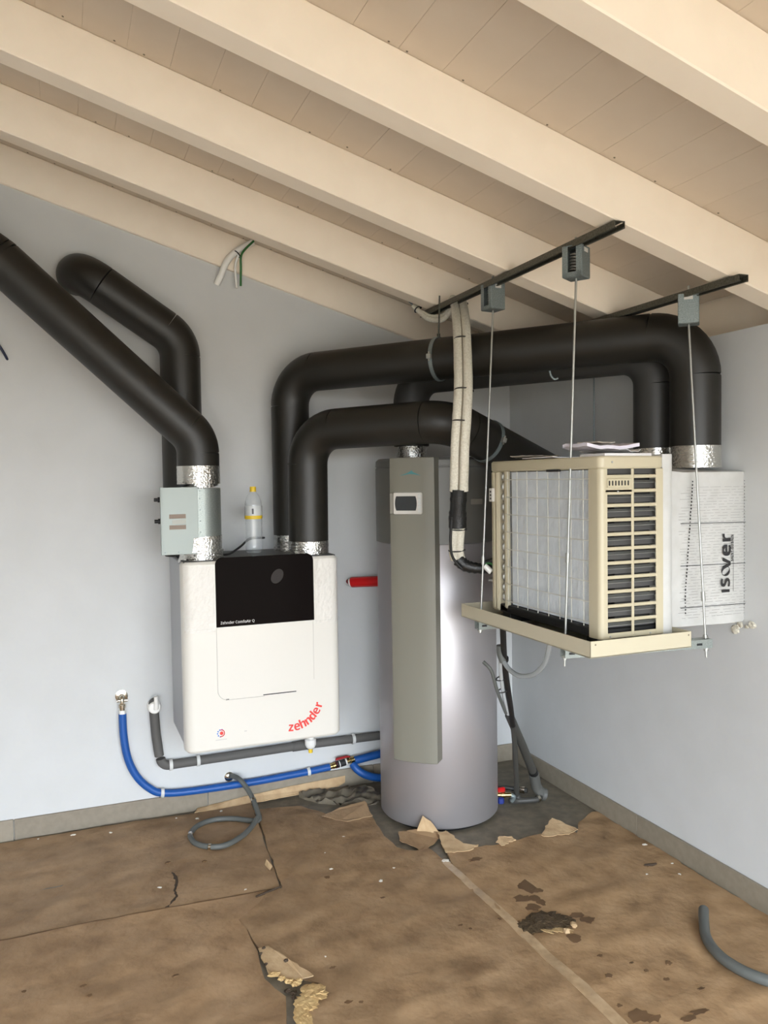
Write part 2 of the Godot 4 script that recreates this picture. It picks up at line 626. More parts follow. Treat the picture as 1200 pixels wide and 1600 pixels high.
func room() -> void:
	var st := tool()
	span(st, Vector3(ROOM_LEFT - 0.2, -0.2, -0.2), Vector3(0.2, 0.0, ROOM_FRONT + 0.2))
	tag(struct("floor", st, M.concrete), "grey concrete floor, bare in the corner round the tank and papered over elsewhere")
	# gable wall behind the machines, cut to the slope of the roof
	st = tool()
	var x0 := ROOM_LEFT - 0.2
	prism(st, [Vector2(x0, 0), Vector2(0.2, 0), Vector2(0.2, roof_y(0.2) + RAFTER_DEPTH), Vector2(x0, roof_y(x0) + RAFTER_DEPTH)], facing(-0.2), 0.2)
	tag(struct("wall_back", st, M.wall), "white plastered gable wall behind the ventilation unit and tank")
	st = tool()
	span(st, Vector3(0, 0, 0), Vector3(0.2, 2.215, ROOM_FRONT))
	tag(struct("wall_right", st, M.wall), "white plastered low wall to the right of the heat pump")
	st = tool()
	span(st, Vector3(0.14, 2.215, 0), Vector3(0.2, 2.44, ROOM_FRONT))
	tag(struct("trim_1", st, M.rafter), "cream board closing the eaves above the right wall")
	st = tool()
	span(st, Vector3(ROOM_LEFT - 0.2, 0, 0), Vector3(ROOM_LEFT, roof_y(ROOM_LEFT) + RAFTER_DEPTH + 0.05, ROOM_FRONT))
	tag(struct("wall_left", st, M.wall), "white wall on the far left of the shed")
	# front wall with the wide open doorway that lights the room
	st = tool()
	var d0 := -4.2
	var d1 := -0.12
	var top := 2.25
	prism(st, [Vector2(x0, 0), Vector2(d0, 0), Vector2(d0, roof_y(d0) + RAFTER_DEPTH), Vector2(x0, roof_y(x0) + RAFTER_DEPTH)], facing(ROOM_FRONT), 0.2)
	prism(st, [Vector2(d1, 0), Vector2(0.2, 0), Vector2(0.2, roof_y(0.2) + RAFTER_DEPTH), Vector2(d1, roof_y(d1) + RAFTER_DEPTH)], facing(ROOM_FRONT), 0.2)
	prism(st, [Vector2(d0, top), Vector2(d1, top), Vector2(d1, roof_y(d1) + RAFTER_DEPTH), Vector2(d0, roof_y(d0) + RAFTER_DEPTH)], facing(ROOM_FRONT), 0.2)
	tag(struct("wall_front", st, M.wall), "front wall with the wide open doorway")
	st = tool()
	span(st, Vector3(-30, -0.3, -12), Vector3(30, -0.22, 40))
	tag(struct("ground", st, M.yard), "pale yard outside the doorway")
	# skirting of grey tiles
	for side in ["back", "right"]:
		var b := Node3D.new()
		b.name = "baseboard_" + side
		add_child(b)
		tag(b, "grey tile skirting along the foot of the gable wall" if side == "back" else "grey tile skirting along the foot of the right wall", "", "", "structure")
		var x := 0.0 if side == "right" else -0.012
		var k := 0
		while x < (4.6 if side == "back" else ROOM_FRONT):
			var l := 1.13 if (side == "right" and k == 0) else 0.9
			st = tool()
			var e: float = min(x + l, 4.6 if side == "back" else ROOM_FRONT) - 0.003
			var hgt := 0.098 + 0.001 * (k % 2)
			if side == "back":
				span(st, Vector3(-e, 0, 0), Vector3(-x, hgt, 0.011 + 0.001 * (k % 2)), 0.002)
			else:
				span(st, Vector3(-0.011 - 0.001 * (k % 2), 0, x), Vector3(0, hgt, e), 0.002)
			obj("tile", st, M.base[k % 3], b)
			x += l
			k += 1

func rafters_and_planks() -> void:
	var roof := Node3D.new()
	roof.name = "ceiling"
	add_child(roof)
	tag(roof, "sloping cream-painted timber ceiling of boards on deep rafters", "", "", "structure")
	var t := Vector3(1, -ROOF_S, 0).normalized()
	var n := Vector3(ROOF_S, 1, 0).normalized()
	var turn := Basis(t, n, Vector3(0, 0, 1))
	var deep := RAFTER_DEPTH * n.y
	var mid := Vector3(-2.25, roof_y(-2.25), 0)
	var length := 5.1
	# boards across the rafters
	var low := mid - t * (length / 2)
	var w := 0.142
	for k in int(length / w):
		var at: Vector3 = low + t * (w * (k + 0.5)) + n * (deep + 0.011) + Vector3(0, 0, ROOM_FRONT / 2)
		obj("plank", box(tool(), at, Vector3(w - 0.0005, 0.022, ROOM_FRONT + 0.3), 0.0004, turn), M.paint_shaded[(k * 7 + k / 3) % 4], roof)
	obj("roof_slab", box(tool(), mid + n * (deep + 0.06) + Vector3(0, 0, ROOM_FRONT / 2), Vector3(length + 0.2, 0.07, ROOM_FRONT + 0.6), 0.0, turn), M.paint_shaded[0], roof)
	# rafters: the first stands against the gable wall
	var fronts := [0.022, 0.655, 1.318, 1.985, 2.68, 3.36, 4.03, 4.70, 5.36]
	for f in fronts:
		var at: Vector3 = mid + n * (deep / 2) + Vector3(0, 0, f - 0.05)
		obj("rafter", box(tool(), at, Vector3(length, deep, 0.1), 0.004, turn), M.rafter, roof)
	# nail heads where the boards cross the rafters
	var st := tool()
	for f in fronts.slice(0, 6):
		for k in int(length / w):
			if rng.randf() < 0.6:
				var at: Vector3 = low + t * (w * (k + 0.5) + rng.randf_range(-0.05, 0.05)) + n * deep + Vector3(0, 0, f + rng.randf_range(0.004, 0.02))
				lathe(st, at, [Vector2(0, -0.0015), Vector2(0.0035, -0.001), Vector2(0.004, 0.001)], 6, turn)
	tag(obj("nail_heads", st, M.dirt, roof), "", "", "", "stuff")

# ---------------------------------------------------------------- hot water tank
func heater_tank() -> void:
	var c := Vector3(-0.709, 0, 0.479)
	var R := 0.293
	var o := thing("water_heater", c, "tall silver cylindrical water heater with dark top and taupe control column in the corner", "water heater")
	var st := tool()
	lathe(st, c, [Vector2(0, 0.0), Vector2(0.262, 0.0), Vector2(0.265, 0.018)], 64)
	obj("base_ring", st, M.black, o)
	st = tool()
	lathe(st, c, [Vector2(0, 0.018), Vector2(R - 0.006, 0.018), Vector2(R, 0.026), Vector2(R, 1.352), Vector2(R - 0.004, 1.358)], 96)
	obj("body", st, M.silver, o)
	st = tool()
	lathe(st, c, [Vector2(R - 0.004, 1.358), Vector2(R + 0.003, 1.36), Vector2(R + 0.003, 1.715), Vector2(R - 0.001, 1.718), Vector2(R - 0.001, 1.722), Vector2(R + 0.003, 1.725), Vector2(R + 0.001, 1.75), Vector2(R - 0.012, 1.762), Vector2(0, 1.765)], 96)
	obj("top_cover", st, M.cap, o)
	# column on the front, turned to the left of the door
	var a := deg_to_rad(-43.5)
	var out := Vector3(sin(a), 0, cos(a))
	var side := Vector3(cos(a), 0, -sin(a))
	var turn := Basis(side, Vector3.UP, out)
	var w := 0.108
	var y0 := 0.352
	var y1 := 1.762
	st = tool()
	var prof := []
	for k in 9:
		var u := lerpf(-1.0, 1.0, k / 8.0)
		prof.append(Vector2(u * (w - 0.0), R + 0.062 - 0.008 * u * u - (0.006 if abs(u) > 0.99 else 0.0)))
	prof.append(Vector2(w, 0.2))
	prof.append(Vector2(-w, 0.2))
	# plan view: x along side, y along out
	prism(st, prof, Transform3D(Basis(side, out, Vector3.UP), c + Vector3(0, y0, 0)), y1 - y0, 0.004)
	obj("control_column", st, M.taupe, o)
	var f := c + out * (R + 0.0615)
	# display
	var scr := f + Vector3(0, 1.552, 0) - side * 0.012
	st = tool()
	prism(st, rrect(-0.073, -0.05, 0.067, 0.05, 0.008), Transform3D(turn, scr - out * 0.004), 0.010, 0.002)
	var bz := obj("display_bezel", st, M.bezel, o)
	st = tool()
	var rounded_shape := []
	for k in 7:
		var v := lerpf(-1, 1, k / 6.0)
		rounded_shape.append(Vector2(0.036 + 0.006 * (1 - v * v), v * 0.033))
	for k in 7:
		var v := lerpf(1, -1, k / 6.0)
		rounded_shape.append(Vector2(-0.058 - 0.006 * (1 - v * v), v * 0.033))
	prism(st, rounded_shape, Transform3D(turn, scr + out * 0.005), 0.003, 0.001)
	obj("screen", st, M.screen, bz)
	st = tool()
	prism(st, rrect(-0.092, -0.048, -0.075, 0.048, 0.004), Transform3D(turn, scr - out * 0.006), 0.009, 0.002)
	obj("keypad_strip", st, M.bezel_dim, o)
	for k in 5:
		st = tool()
		box(st, scr + side * 0.055 + Vector3(0, -0.034 + 0.017 * k, 0) + out * 0.0065, Vector3(0.016, 0.0145, 0.003), 0.0012, turn)
		obj("button", st, M.clip, bz)
	# small blue-green swoosh near the top
	st = tool()
	prism(st, [Vector2(-0.05, -0.012), Vector2(-0.01, 0.001), Vector2(0.01, 0.012), Vector2(0.018, 0.004), Vector2(0.055, -0.012), Vector2(0.02, -0.006), Vector2(0.0, -0.004)], Transform3D(turn, f + Vector3(0, 1.69, 0) - side * 0.005), 0.0012)
	tag(obj("emblem", st, M.teal, o), "small blue-green wave emblem")
	# light label on the right of the dark top
	a = deg_to_rad(2.0)
	out = Vector3(sin(a), 0, cos(a))
	turn = Basis(Vector3(cos(a), 0, -sin(a)), Vector3.UP, out)
	st = tool()
	prism(st, rrect(-0.032, -0.013, 0.032, 0.013, 0.002), Transform3D(turn, c + out * (R + 0.001) + Vector3(0.065, 1.553, -0.006)), 0.004, 0.001)
	obj("badge", st, M.bezel_dim, o)

# ---------------------------------------------------------------- ventilation unit on the gable wall
func ventilation_unit() -> void:
	var x0 := -1.957
	var x1 := -1.232
	var y0 := 0.461
	var y1 := 1.311
	var zf := 0.526
	var o := thing("ventilation_unit", Vector3((x0 + x1) / 2, y0, 0.25), "white wall-hung ventilation unit with a black glass upper panel, four ducts rising from its top", "ventilation unit")
	obj("body", span(tool(), Vector3(x0 + 0.008, y0 + 0.012, 0.03), Vector3(x1 - 0.008, y1 - 0.004, 0.47), 0.004), M.hrv_grey, o)
	obj("top_plate", span(tool(), Vector3(x0 + 0.012, y1 - 0.006, 0.03), Vector3(x1 - 0.012, y1 + 0.003, 0.5), 0.002), M.hrv_top, o)
	obj("wall_bracket", span(tool(), Vector3(x0 + 0.05, y1 - 0.12, 0.0), Vector3(x1 - 0.05, y1 - 0.04, 0.03)), M.zinc, o)
	# front cover: rounded upright corners, eased top and foot
	var plan := [Vector2(x0, 0.455)]
	for k in 7:
		var a := PI - k * PI / 12
		plan.append(Vector2(x0 + 0.045 + cos(a) * 0.045, zf - 0.045 + sin(a) * 0.045))
	for k in 7:
		var a := PI / 2 - k * PI / 12
		plan.append(Vector2(x1 - 0.045 + cos(a) * 0.045, zf - 0.045 + sin(a) * 0.045))
	plan.append(Vector2(x1, 0.455))
	var st := tool()
	prism(st, plan, flat(y0), y1 - y0, 0.012)
	var cover := obj("front_cover", st, M.hrv_white, o)
	# black glass
	st = tool()
	var g := []
	g.append_array([Vector2(-1.812, 1.017), Vector2(-1.361, 1.017)])
	for k in 6:
		var a := k * PI / 10
		g.append(Vector2(-1.361 - 0.03 + cos(a) * 0.03, 1.327 - 0.03 + sin(a) * 0.03))
	for k in 6:
		var a := PI / 2 + k * PI / 10
		g.append(Vector2(-1.812 + 0.03 + cos(a) * 0.03, 1.327 - 0.03 + sin(a) * 0.03))
	prism(st, g, facing(zf - 0.002), 0.008, 0.002)
	var glass := obj("glass_panel", st, M.glass_black, o)
	st = tool()
	var el := []
	for k in 20:
		var a := TAU * k / 20
		el.append(Vector2(-1.533, 1.231) + Vector2(cos(a) * 0.026, sin(a) * 0.036).rotated(-0.6))
	prism(st, el, facing(zf + 0.006), 0.002, 0.0008)  # oval reflection laid onto the glass as a grey disc
	tag(obj("glass_reflection", st, M.rounded_shape, glass), "greyish oval painted as a reflection on the black glass")
	words("lettering", "Zehnder ComfoAir Q", Vector3(-1.718, 1.036, zf + 0.0066), 0.017, M.print_white, glass, false, Basis.IDENTITY, 0.0008, Vector2.ONE, 0.152)
	# lower door outline and the thin dark slot
	var out := rounded([Vector3(-1.812, 1.012, 0), Vector3(-1.812, 0.688, 0), Vector3(-1.60, 0.686, 0)], 0.045, 6)
	var zs := zf + 0.0006
	obj("door_outline", tube(tool(), out.map(func(q): return q + Vector3(0, 0, zf)), 0.0016, 6), M.groove, cover)
	for q in [[Vector3(-1.366, 1.012, zs), Vector3(-1.366, 0.74, zs)], [Vector3(x0 + 0.045, 1.012, zs), Vector3(-1.82, 1.012, zs)], [Vector3(-1.355, 1.012, zs), Vector3(x1 - 0.045, 1.012, zs)]]:
		obj("panel_joint", bar(tool(), q[0], q[1], 0.0015, 0.0012, 0.0, Vector3(0, 0, 1)), M.groove, cover)
	obj("slot", box(tool(), Vector3(-1.53, 0.692, zf), Vector3(0.155, 0.0045, 0.002)), M.black, cover)
	obj("slot", box(tool(), Vector3(-1.77, 0.689, zf), Vector3(0.014, 0.005, 0.002)), M.black, cover)
	# red word on an arc: the letters climb towards the right
	var txt := "zehnder"
	var mid := Vector3(-1.474, 0.662, zf + 0.0006)
	for k in txt.length():
		var a := deg_to_rad(-93.0 + 12.2 * k)
		var at := mid + Vector3(cos(a), sin(a), 0) * 0.134
		words("letter", txt[k], at, 0.041, M.print_red, cover, true, Basis(Vector3(0, 0, 1), a + PI / 2))
	# round emblem: blue dots on the left, red ring on the right
	var em := Vector3(-1.802, 0.541, zf + 0.0004)
	st = tool()
	for k in 6:
		var a := PI * 0.42 + k * PI * 0.2
		lathe(st, em + Vector3(cos(a) * 0.016, sin(a) * 0.016, 0), [Vector2(0, 0.0012), Vector2(0.0034, 0.0012), Vector2(0.0034, 0)], 8, Basis(Vector3.RIGHT, PI / 2))
	obj("emblem_dots", st, M.print_blue, cover)
	st = tool()
	var ring := []
	for k in 13:
		var a := -PI * 0.62 + k * PI * 0.1
		ring.append(em + Vector3(cos(a) * 0.015, sin(a) * 0.015, 0))
	tube(st, ring, 0.0022, 6)
	lathe(st, em + Vector3(0.002, 0, 0), [Vector2(0, 0.0012), Vector2(0.008, 0.0012), Vector2(0.008, 0)], 14, Basis(Vector3.RIGHT, PI / 2))
	obj("emblem_ring", st, M.print_red, cover)
	obj("fine_print", box(tool(), Vector3(-1.802, 0.512, zf + 0.0004), Vector3(0.05, 0.004, 0.001)), M.print_grey, cover)
	obj("fine_print", box(tool(), Vector3(-1.692, 0.537, zf + 0.0004), Vector3(0.012, 0.005, 0.001)), M.print_grey, cover)
	# creased protective film on the upper left and right
	for s in [[-1.95, -1.818, 1.0, 1.296], [-1.352, -1.24, 1.0, 1.3]]:
		st = tool()
		var nx := 14
		var ny := 24
		var P := func(i: int, j: int) -> Vector3:
			var u := float(i) / nx
			var v := float(j) / ny
			var x := lerpf(s[0], s[1], u)
			var dz := 0.0
			if x < x0 + 0.045: dz = 0.045 - sqrt(max(0.0, 0.045 * 0.045 - pow(x0 + 0.045 - x, 2)))
			if x > x1 - 0.045: dz = 0.045 - sqrt(max(0.0, 0.045 * 0.045 - pow(x - x1 + 0.045, 2)))
			return Vector3(x, lerpf(s[2], s[3], v), zf + 0.003 - dz + 0.010 * abs(wob.get_noise_2d(u * 3.0 + v * 2.2, v * 5.0 - u * 2.0)) + 0.002 * wob.get_noise_2d(u * 9.0, v * 13.0))
		for i in nx:
			for j in ny:
				face(st, [P.call(i, j), P.call(i + 1, j), P.call(i + 1, j + 1)], Vector3(0, 0, 1))
				face(st, [P.call(i, j), P.call(i + 1, j + 1), P.call(i, j + 1)], Vector3(0, 0, 1))
		tag(obj("protective_film", st, M.film, o), "creased clear plastic film")
	# condensate outlet under the unit
	st = tool()
	lathe(st, Vector3(-1.262, 0.40, 0.1), [Vector2(0.018, 0), Vector2(0.018, 0.075)], 16)
	obj("drain_outlet", st, M.white, o)

# ---------------------------------------------------------------- air ducts
# path with sharp corners; every straight is a pipe, every corner an elbow, with a fine joint between them
func duct(label: String, pts: Array, r: float, bend: float, m: Material, foil := [], group := "") -> Node3D:
	var o := thing("air_duct", pts[0], label, "air duct", group)
	var cut := [pts[0]]
	for i in range(1, pts.size() - 1):
		var a := arc(pts[i - 1], pts[i], pts[i + 1], bend, 12)
		piece(o, "pipe", [cut[-1], a[0]], r, m)
		piece(o, "elbow", a, r, m)
		cut.append(a[-1])
	piece(o, "pipe", [cut[-1], pts[-1]], r, m)
	for f in foil:   # [centre of the low end, centre of the high end, radius]
		var st := tool()
		var p := []
		var rr := []
		for k in 9:
			p.append((f[0] as Vector3).lerp(f[1], k / 8.0))
			rr.append(f[2] + 0.001 * wob.get_noise_2d(k * 0.7, f[0].x * 9.0))
		tube(st, p, rr, 40)
		tag(obj("foil_collar", st, M.foil, o), "crinkled aluminium tape collar")
	return o

func piece(o: Node3D, called: String, path: Array, r: float, m: Material) -> void:
	var a: Vector3 = path[0]
	var b: Vector3 = path[-1]
	if a.distance_to(b) < 0.004:
		return
	var p := path.duplicate()
	var rr := []
	for k in p.size(): rr.append(r)
	# eased ends, so that a joint shows as a thin line
	p.insert(1, a + (p[1] - a).normalized() * 0.003)
	p.insert(p.size() - 1, b + (p[p.size() - 2] - b).normalized() * 0.003)
	rr[0] = r - 0.0025
	rr[-1] = r - 0.0025
	rr.insert(1, r)
	rr.insert(rr.size() - 1, r)
	obj(called, tube(tool(), p, rr, 40), m, o)

func pipe_ring(label: String, at: Vector3, along: Vector3, r: float, up_to: Vector3, group: String) -> void:
	var o := thing("pipe_hanger", at, label, "hanger", group)
	var z := along.normalized()
	var x := Vector3.UP.cross(z).normalized()
	var y := z.cross(x)
	var st := tool()
	var prof := []
	for k in 40:
		var a := TAU * k / 40
		prof.append([at + (x * cos(a) + y * sin(a)) * r, at + (x * cos(a) + y * sin(a)) * (r + 0.004), x * cos(a) + y * sin(a)])
	for k in 40:
		var p = prof[k]
		var q = prof[(k + 1) % 40]
		var h := z * 0.009
		quad_s(st, p[1] - h, q[1] - h, q[1] + h, p[1] + h, p[2], q[2], q[2], p[2])
		face(st, [p[0] - h, q[0] - h, q[1] - h, p[1] - h], -z)
		face(st, [p[0] + h, q[0] + h, q[1] + h, p[1] + h], z)
	obj("ring", st, M.galv_dark, o)
	for s in [-1.0, 1.0]:
		st = tool()
		box(st, at + x * s * (r + 0.010), Vector3(0.02, 0.022, 0.02), 0.002, Basis(x, y, z))
		lathe(st, at + x * s * (r + 0.012) - y * 0.02, [Vector2(0, 0), Vector2(0.004, 0), Vector2(0.004, 0.04), Vector2(0, 0.04)], 8, Basis(x, y, z))
		obj("clamp_screw", st, M.zinc, o)
	if up_to != Vector3.ZERO:
		st = tool()
		tube(st, [at + y * (r + 0.003), up_to], 0.004, 8)
		lathe(st, at + y * (r + 0.004), [Vector2(0, 0), Vector2(0.008, 0), Vector2(0.008, 0.014), Vector2(0, 0.014)], 6)
		obj("threaded_rod", st, M.rail, o)

func ducts() -> void:
	var r := 0.095
	var V := func(x: float, y: float, z: float) -> Vector3: return Vector3(x, y, z)
	# left pair: front one through the metal box
	duct("thick black duct slanting from the metal box up to the left picture edge", [V.call(-1.85, 1.655, 0.37), V.call(-1.85, 1.86, 0.37), V.call(-2.65, 2.612, 0.33), V.call(-3.5, 3.2, 0.30)], r, 0.15, M.duct,
		[[V.call(-1.85, 1.655, 0.37), V.call(-1.85, 1.737, 0.37), 0.097], [V.call(-1.842, 1.632, 0.37), V.call(-1.848, 1.66, 0.37), 0.083]])
	duct("black duct behind the slanting one, bending into the gable wall near the rafters", [V.call(-1.886, 1.31, 0.125), V.call(-1.886, 2.345, 0.125), V.call(-2.335, 2.647, 0.125), V.call(-2.335, 2.647, 0.0)], r, 0.15, M.duct)
	# right pair
	duct("upper long black duct running level from the unit across to the right wall", [V.call(-1.35, 1.305, 0.135), V.call(-1.35, 2.2, 0.135), V.call(-0.125, 2.213, 1.625), V.call(-0.125, 1.70, 1.625)], r, 0.165, M.duct,
		[[V.call(-1.35, 1.313, 0.135), V.call(-1.35, 1.392, 0.135), 0.0968], [V.call(-0.125, 1.69, 1.625), V.call(-0.125, 1.775, 1.625), 0.0965]])
	duct("lower black duct in front of the tank top, dropping behind the heat pump", [V.call(-1.335, 1.305, 0.37), V.call(-1.335, 1.9, 0.385), V.call(-0.855, 1.915, 0.93), V.call(-0.27, 1.69, 0.78), V.call(-0.004, 1.588, 0.71)], r, 0.165, M.duct,
		[[V.call(-1.335, 1.313, 0.37), V.call(-1.335, 1.376, 0.371), 0.0968]])
	duct("dark grey duct rising from the tank and crossing behind the upper black duct", [V.call(-0.80, 1.825, 0.40), V.call(-0.80, 2.17, 0.40), V.call(-0.125, 2.18, 1.395), V.call(-0.125, 1.70, 1.395)], 0.088, 0.14, M.duct_grey,
		[[V.call(-0.80, 1.764, 0.40), V.call(-0.80, 1.83, 0.40), 0.078], [V.call(-0.125, 1.71, 1.395), V.call(-0.125, 1.775, 1.395), 0.09]])
	# hangers
	pipe_ring("zinc pipe ring round the upper long duct, hung on a threaded rod", Vector3(-0.822, 2.2056, 0.777), Vector3(1.225, 0.013, 1.49), 0.096, Vector3(-0.818, 2.49, 0.782), "")
	pipe_ring("zinc pipe ring round the lower duct, behind the white pipe bundle", Vector3(-0.63, 1.829, 0.872), Vector3(0.585, -0.225, -0.15), 0.096, Vector3.ZERO, "")
	var o := thing("rod_hook", Vector3(-0.468, 2.10, 1.178), "small dark hook below the upper duct between two of the hanging rods", "hook")
	obj("hook", tube(tool(), curve([V.call(-0.486, 2.125, 1.16), V.call(-0.482, 2.095, 1.165), V.call(-0.468, 2.078, 1.172), V.call(-0.455, 2.083, 1.178)], 4), 0.005, 8), M.galv_dark, o)
	obj("nut", lathe(tool(), V.call(-0.486, 2.118, 1.16), [Vector2(0, 0), Vector2(0.009, 0), Vector2(0.009, 0.01), Vector2(0, 0.01)], 6), M.galv_dark, o)
	tag(obj("thin_rod", tube(tool(), [V.call(-0.046, 2.30, 0.869), V.call(-0.056, 1.70, 0.88)], 0.004, 8), M.galv_dark), "thin grey vertical rod against the far corner behind the stack of papers", "rod")
	# metal box round the front left outlet
	metal_box()

func metal_box() -> void:
	var c := Vector3(-1.845, 1.31, 0.37)
	var o := thing("metal_duct_box", c, "galvanised box with a flat pale front plate round the outlet on the unit's left", "duct box")
	var plan := [Vector2(-2.012, 0.27), Vector2(c.x, 0.27)]
	for k in 13:
		var a := -PI / 2 + k * PI / 12
		plan.append(Vector2(c.x + cos(a) * 0.092, 0.37 + sin(a) * 0.1))
	plan.append(Vector2(-2.012, 0.47))
	obj("housing", prism(tool(), plan, flat(1.352), 0.284, 0.002), M.galv, o)
	var st := tool()
	span(st, Vector3(-2.030, 1.345, 0.468), Vector3(-1.872, 1.642, 0.474), 0.001)
	span(st, Vector3(-2.034, 1.345, 0.455), Vector3(-2.028, 1.644, 0.478), 0.001)
	obj("front_plate", st, M.galv_plate, o)
	for y in [1.514, 1.466]:
		st = tool()
		box(st, Vector3(-1.962, y, 0.4745), Vector3(0.072, 0.019, 0.0012), 0.0, Basis(Vector3(0, 0, 1), 0.0))
		tag(obj("type_label", st, mat(c8(136, 120, 106), 0.6), o), "small beige type label")
	tag(obj("type_label", box(tool(), Vector3(-1.955, 1.49, 0.4743), Vector3(0.06, 0.02, 0.001)), mat(c8(176, 178, 170), 0.6), o), "pale paper label between the beige ones")
	for y in [1.588, 1.492]:
		st = tool()
		lathe(st, Vector3(-2.033, y, 0.42), [Vector2(0, -0.006), Vector2(0.012, -0.006), Vector2(0.012, 0.006), Vector2(0.008, 0.007), Vector2(0.008, 0.022), Vector2(0, 0.022)], 10, Basis(Vector3(0, 0, 1), PI / 2))
		obj("cable_gland", st, M.black, o)
	st = tool()
	for y in [1.40, 1.44, 1.49, 1.54, 1.59, 1.625]:
		lathe(st, Vector3(-1.862, y, 0.4705), [Vector2(0, 0.002), Vector2(0.0025, 0.0015), Vector2(0.003, 0)], 8, Basis(Vector3.RIGHT, PI / 2))
	for x in [-2.018, -1.96, -1.90]:
		lathe(st, Vector3(x, 1.356, 0.474), [Vector2(0, 0.002), Vector2(0.0025, 0.0015), Vector2(0.003, 0)], 8, Basis(Vector3.RIGHT, PI / 2))
	tag(obj("rivets", st, M.galv_dark, o), "", "", "", "stuff")
	# foil at the foot and a patch of foil on the lower right of the plate
	st = tool()
	tube(st, [Vector3(-1.845, 1.30, 0.37), Vector3(-1.845, 1.312, 0.37), Vector3(-1.845, 1.33, 0.37), Vector3(-1.845, 1.356, 0.37)], [0.108, 0.104, 0.098, 0.1], 40)
	tag(obj("foil_collar", st, M.foil, o), "crinkled aluminium tape collar")
	st = tool()
	var patch := [Vector2(-1.905, 1.35), Vector2(-1.868, 1.345), Vector2(-1.845, 1.352)]
	patch.append_array([Vector2(-1.845, 1.42), Vector2(-1.895, 1.415), Vector2(-1.898, 1.375)])
	prism(st, patch, facing(0.4715), 0.004, 0.001)
	for k in 9:
		var a0 := PI / 2 - k * PI / 12
		var a1 := PI / 2 - (k + 1) * PI / 12
		var p := Vector3(c.x + cos(a0) * 0.094, 0, 0.37 + sin(a0) * 0.1025)
		var q := Vector3(c.x + cos(a1) * 0.094, 0, 0.37 + sin(a1) * 0.1025)
		quad_s(st, p + Vector3(0, 1.352, 0), q + Vector3(0, 1.352, 0), q + Vector3(0, 1.42, 0), p + Vector3(0, 1.42, 0), Vector3(cos(a0), 0, sin(a0)), Vector3(cos(a1), 0, sin(a1)), Vector3(cos(a1), 0, sin(a1)), Vector3(cos(a0), 0, sin(a0)))
	obj("foil_patch", st, M.foil, o)
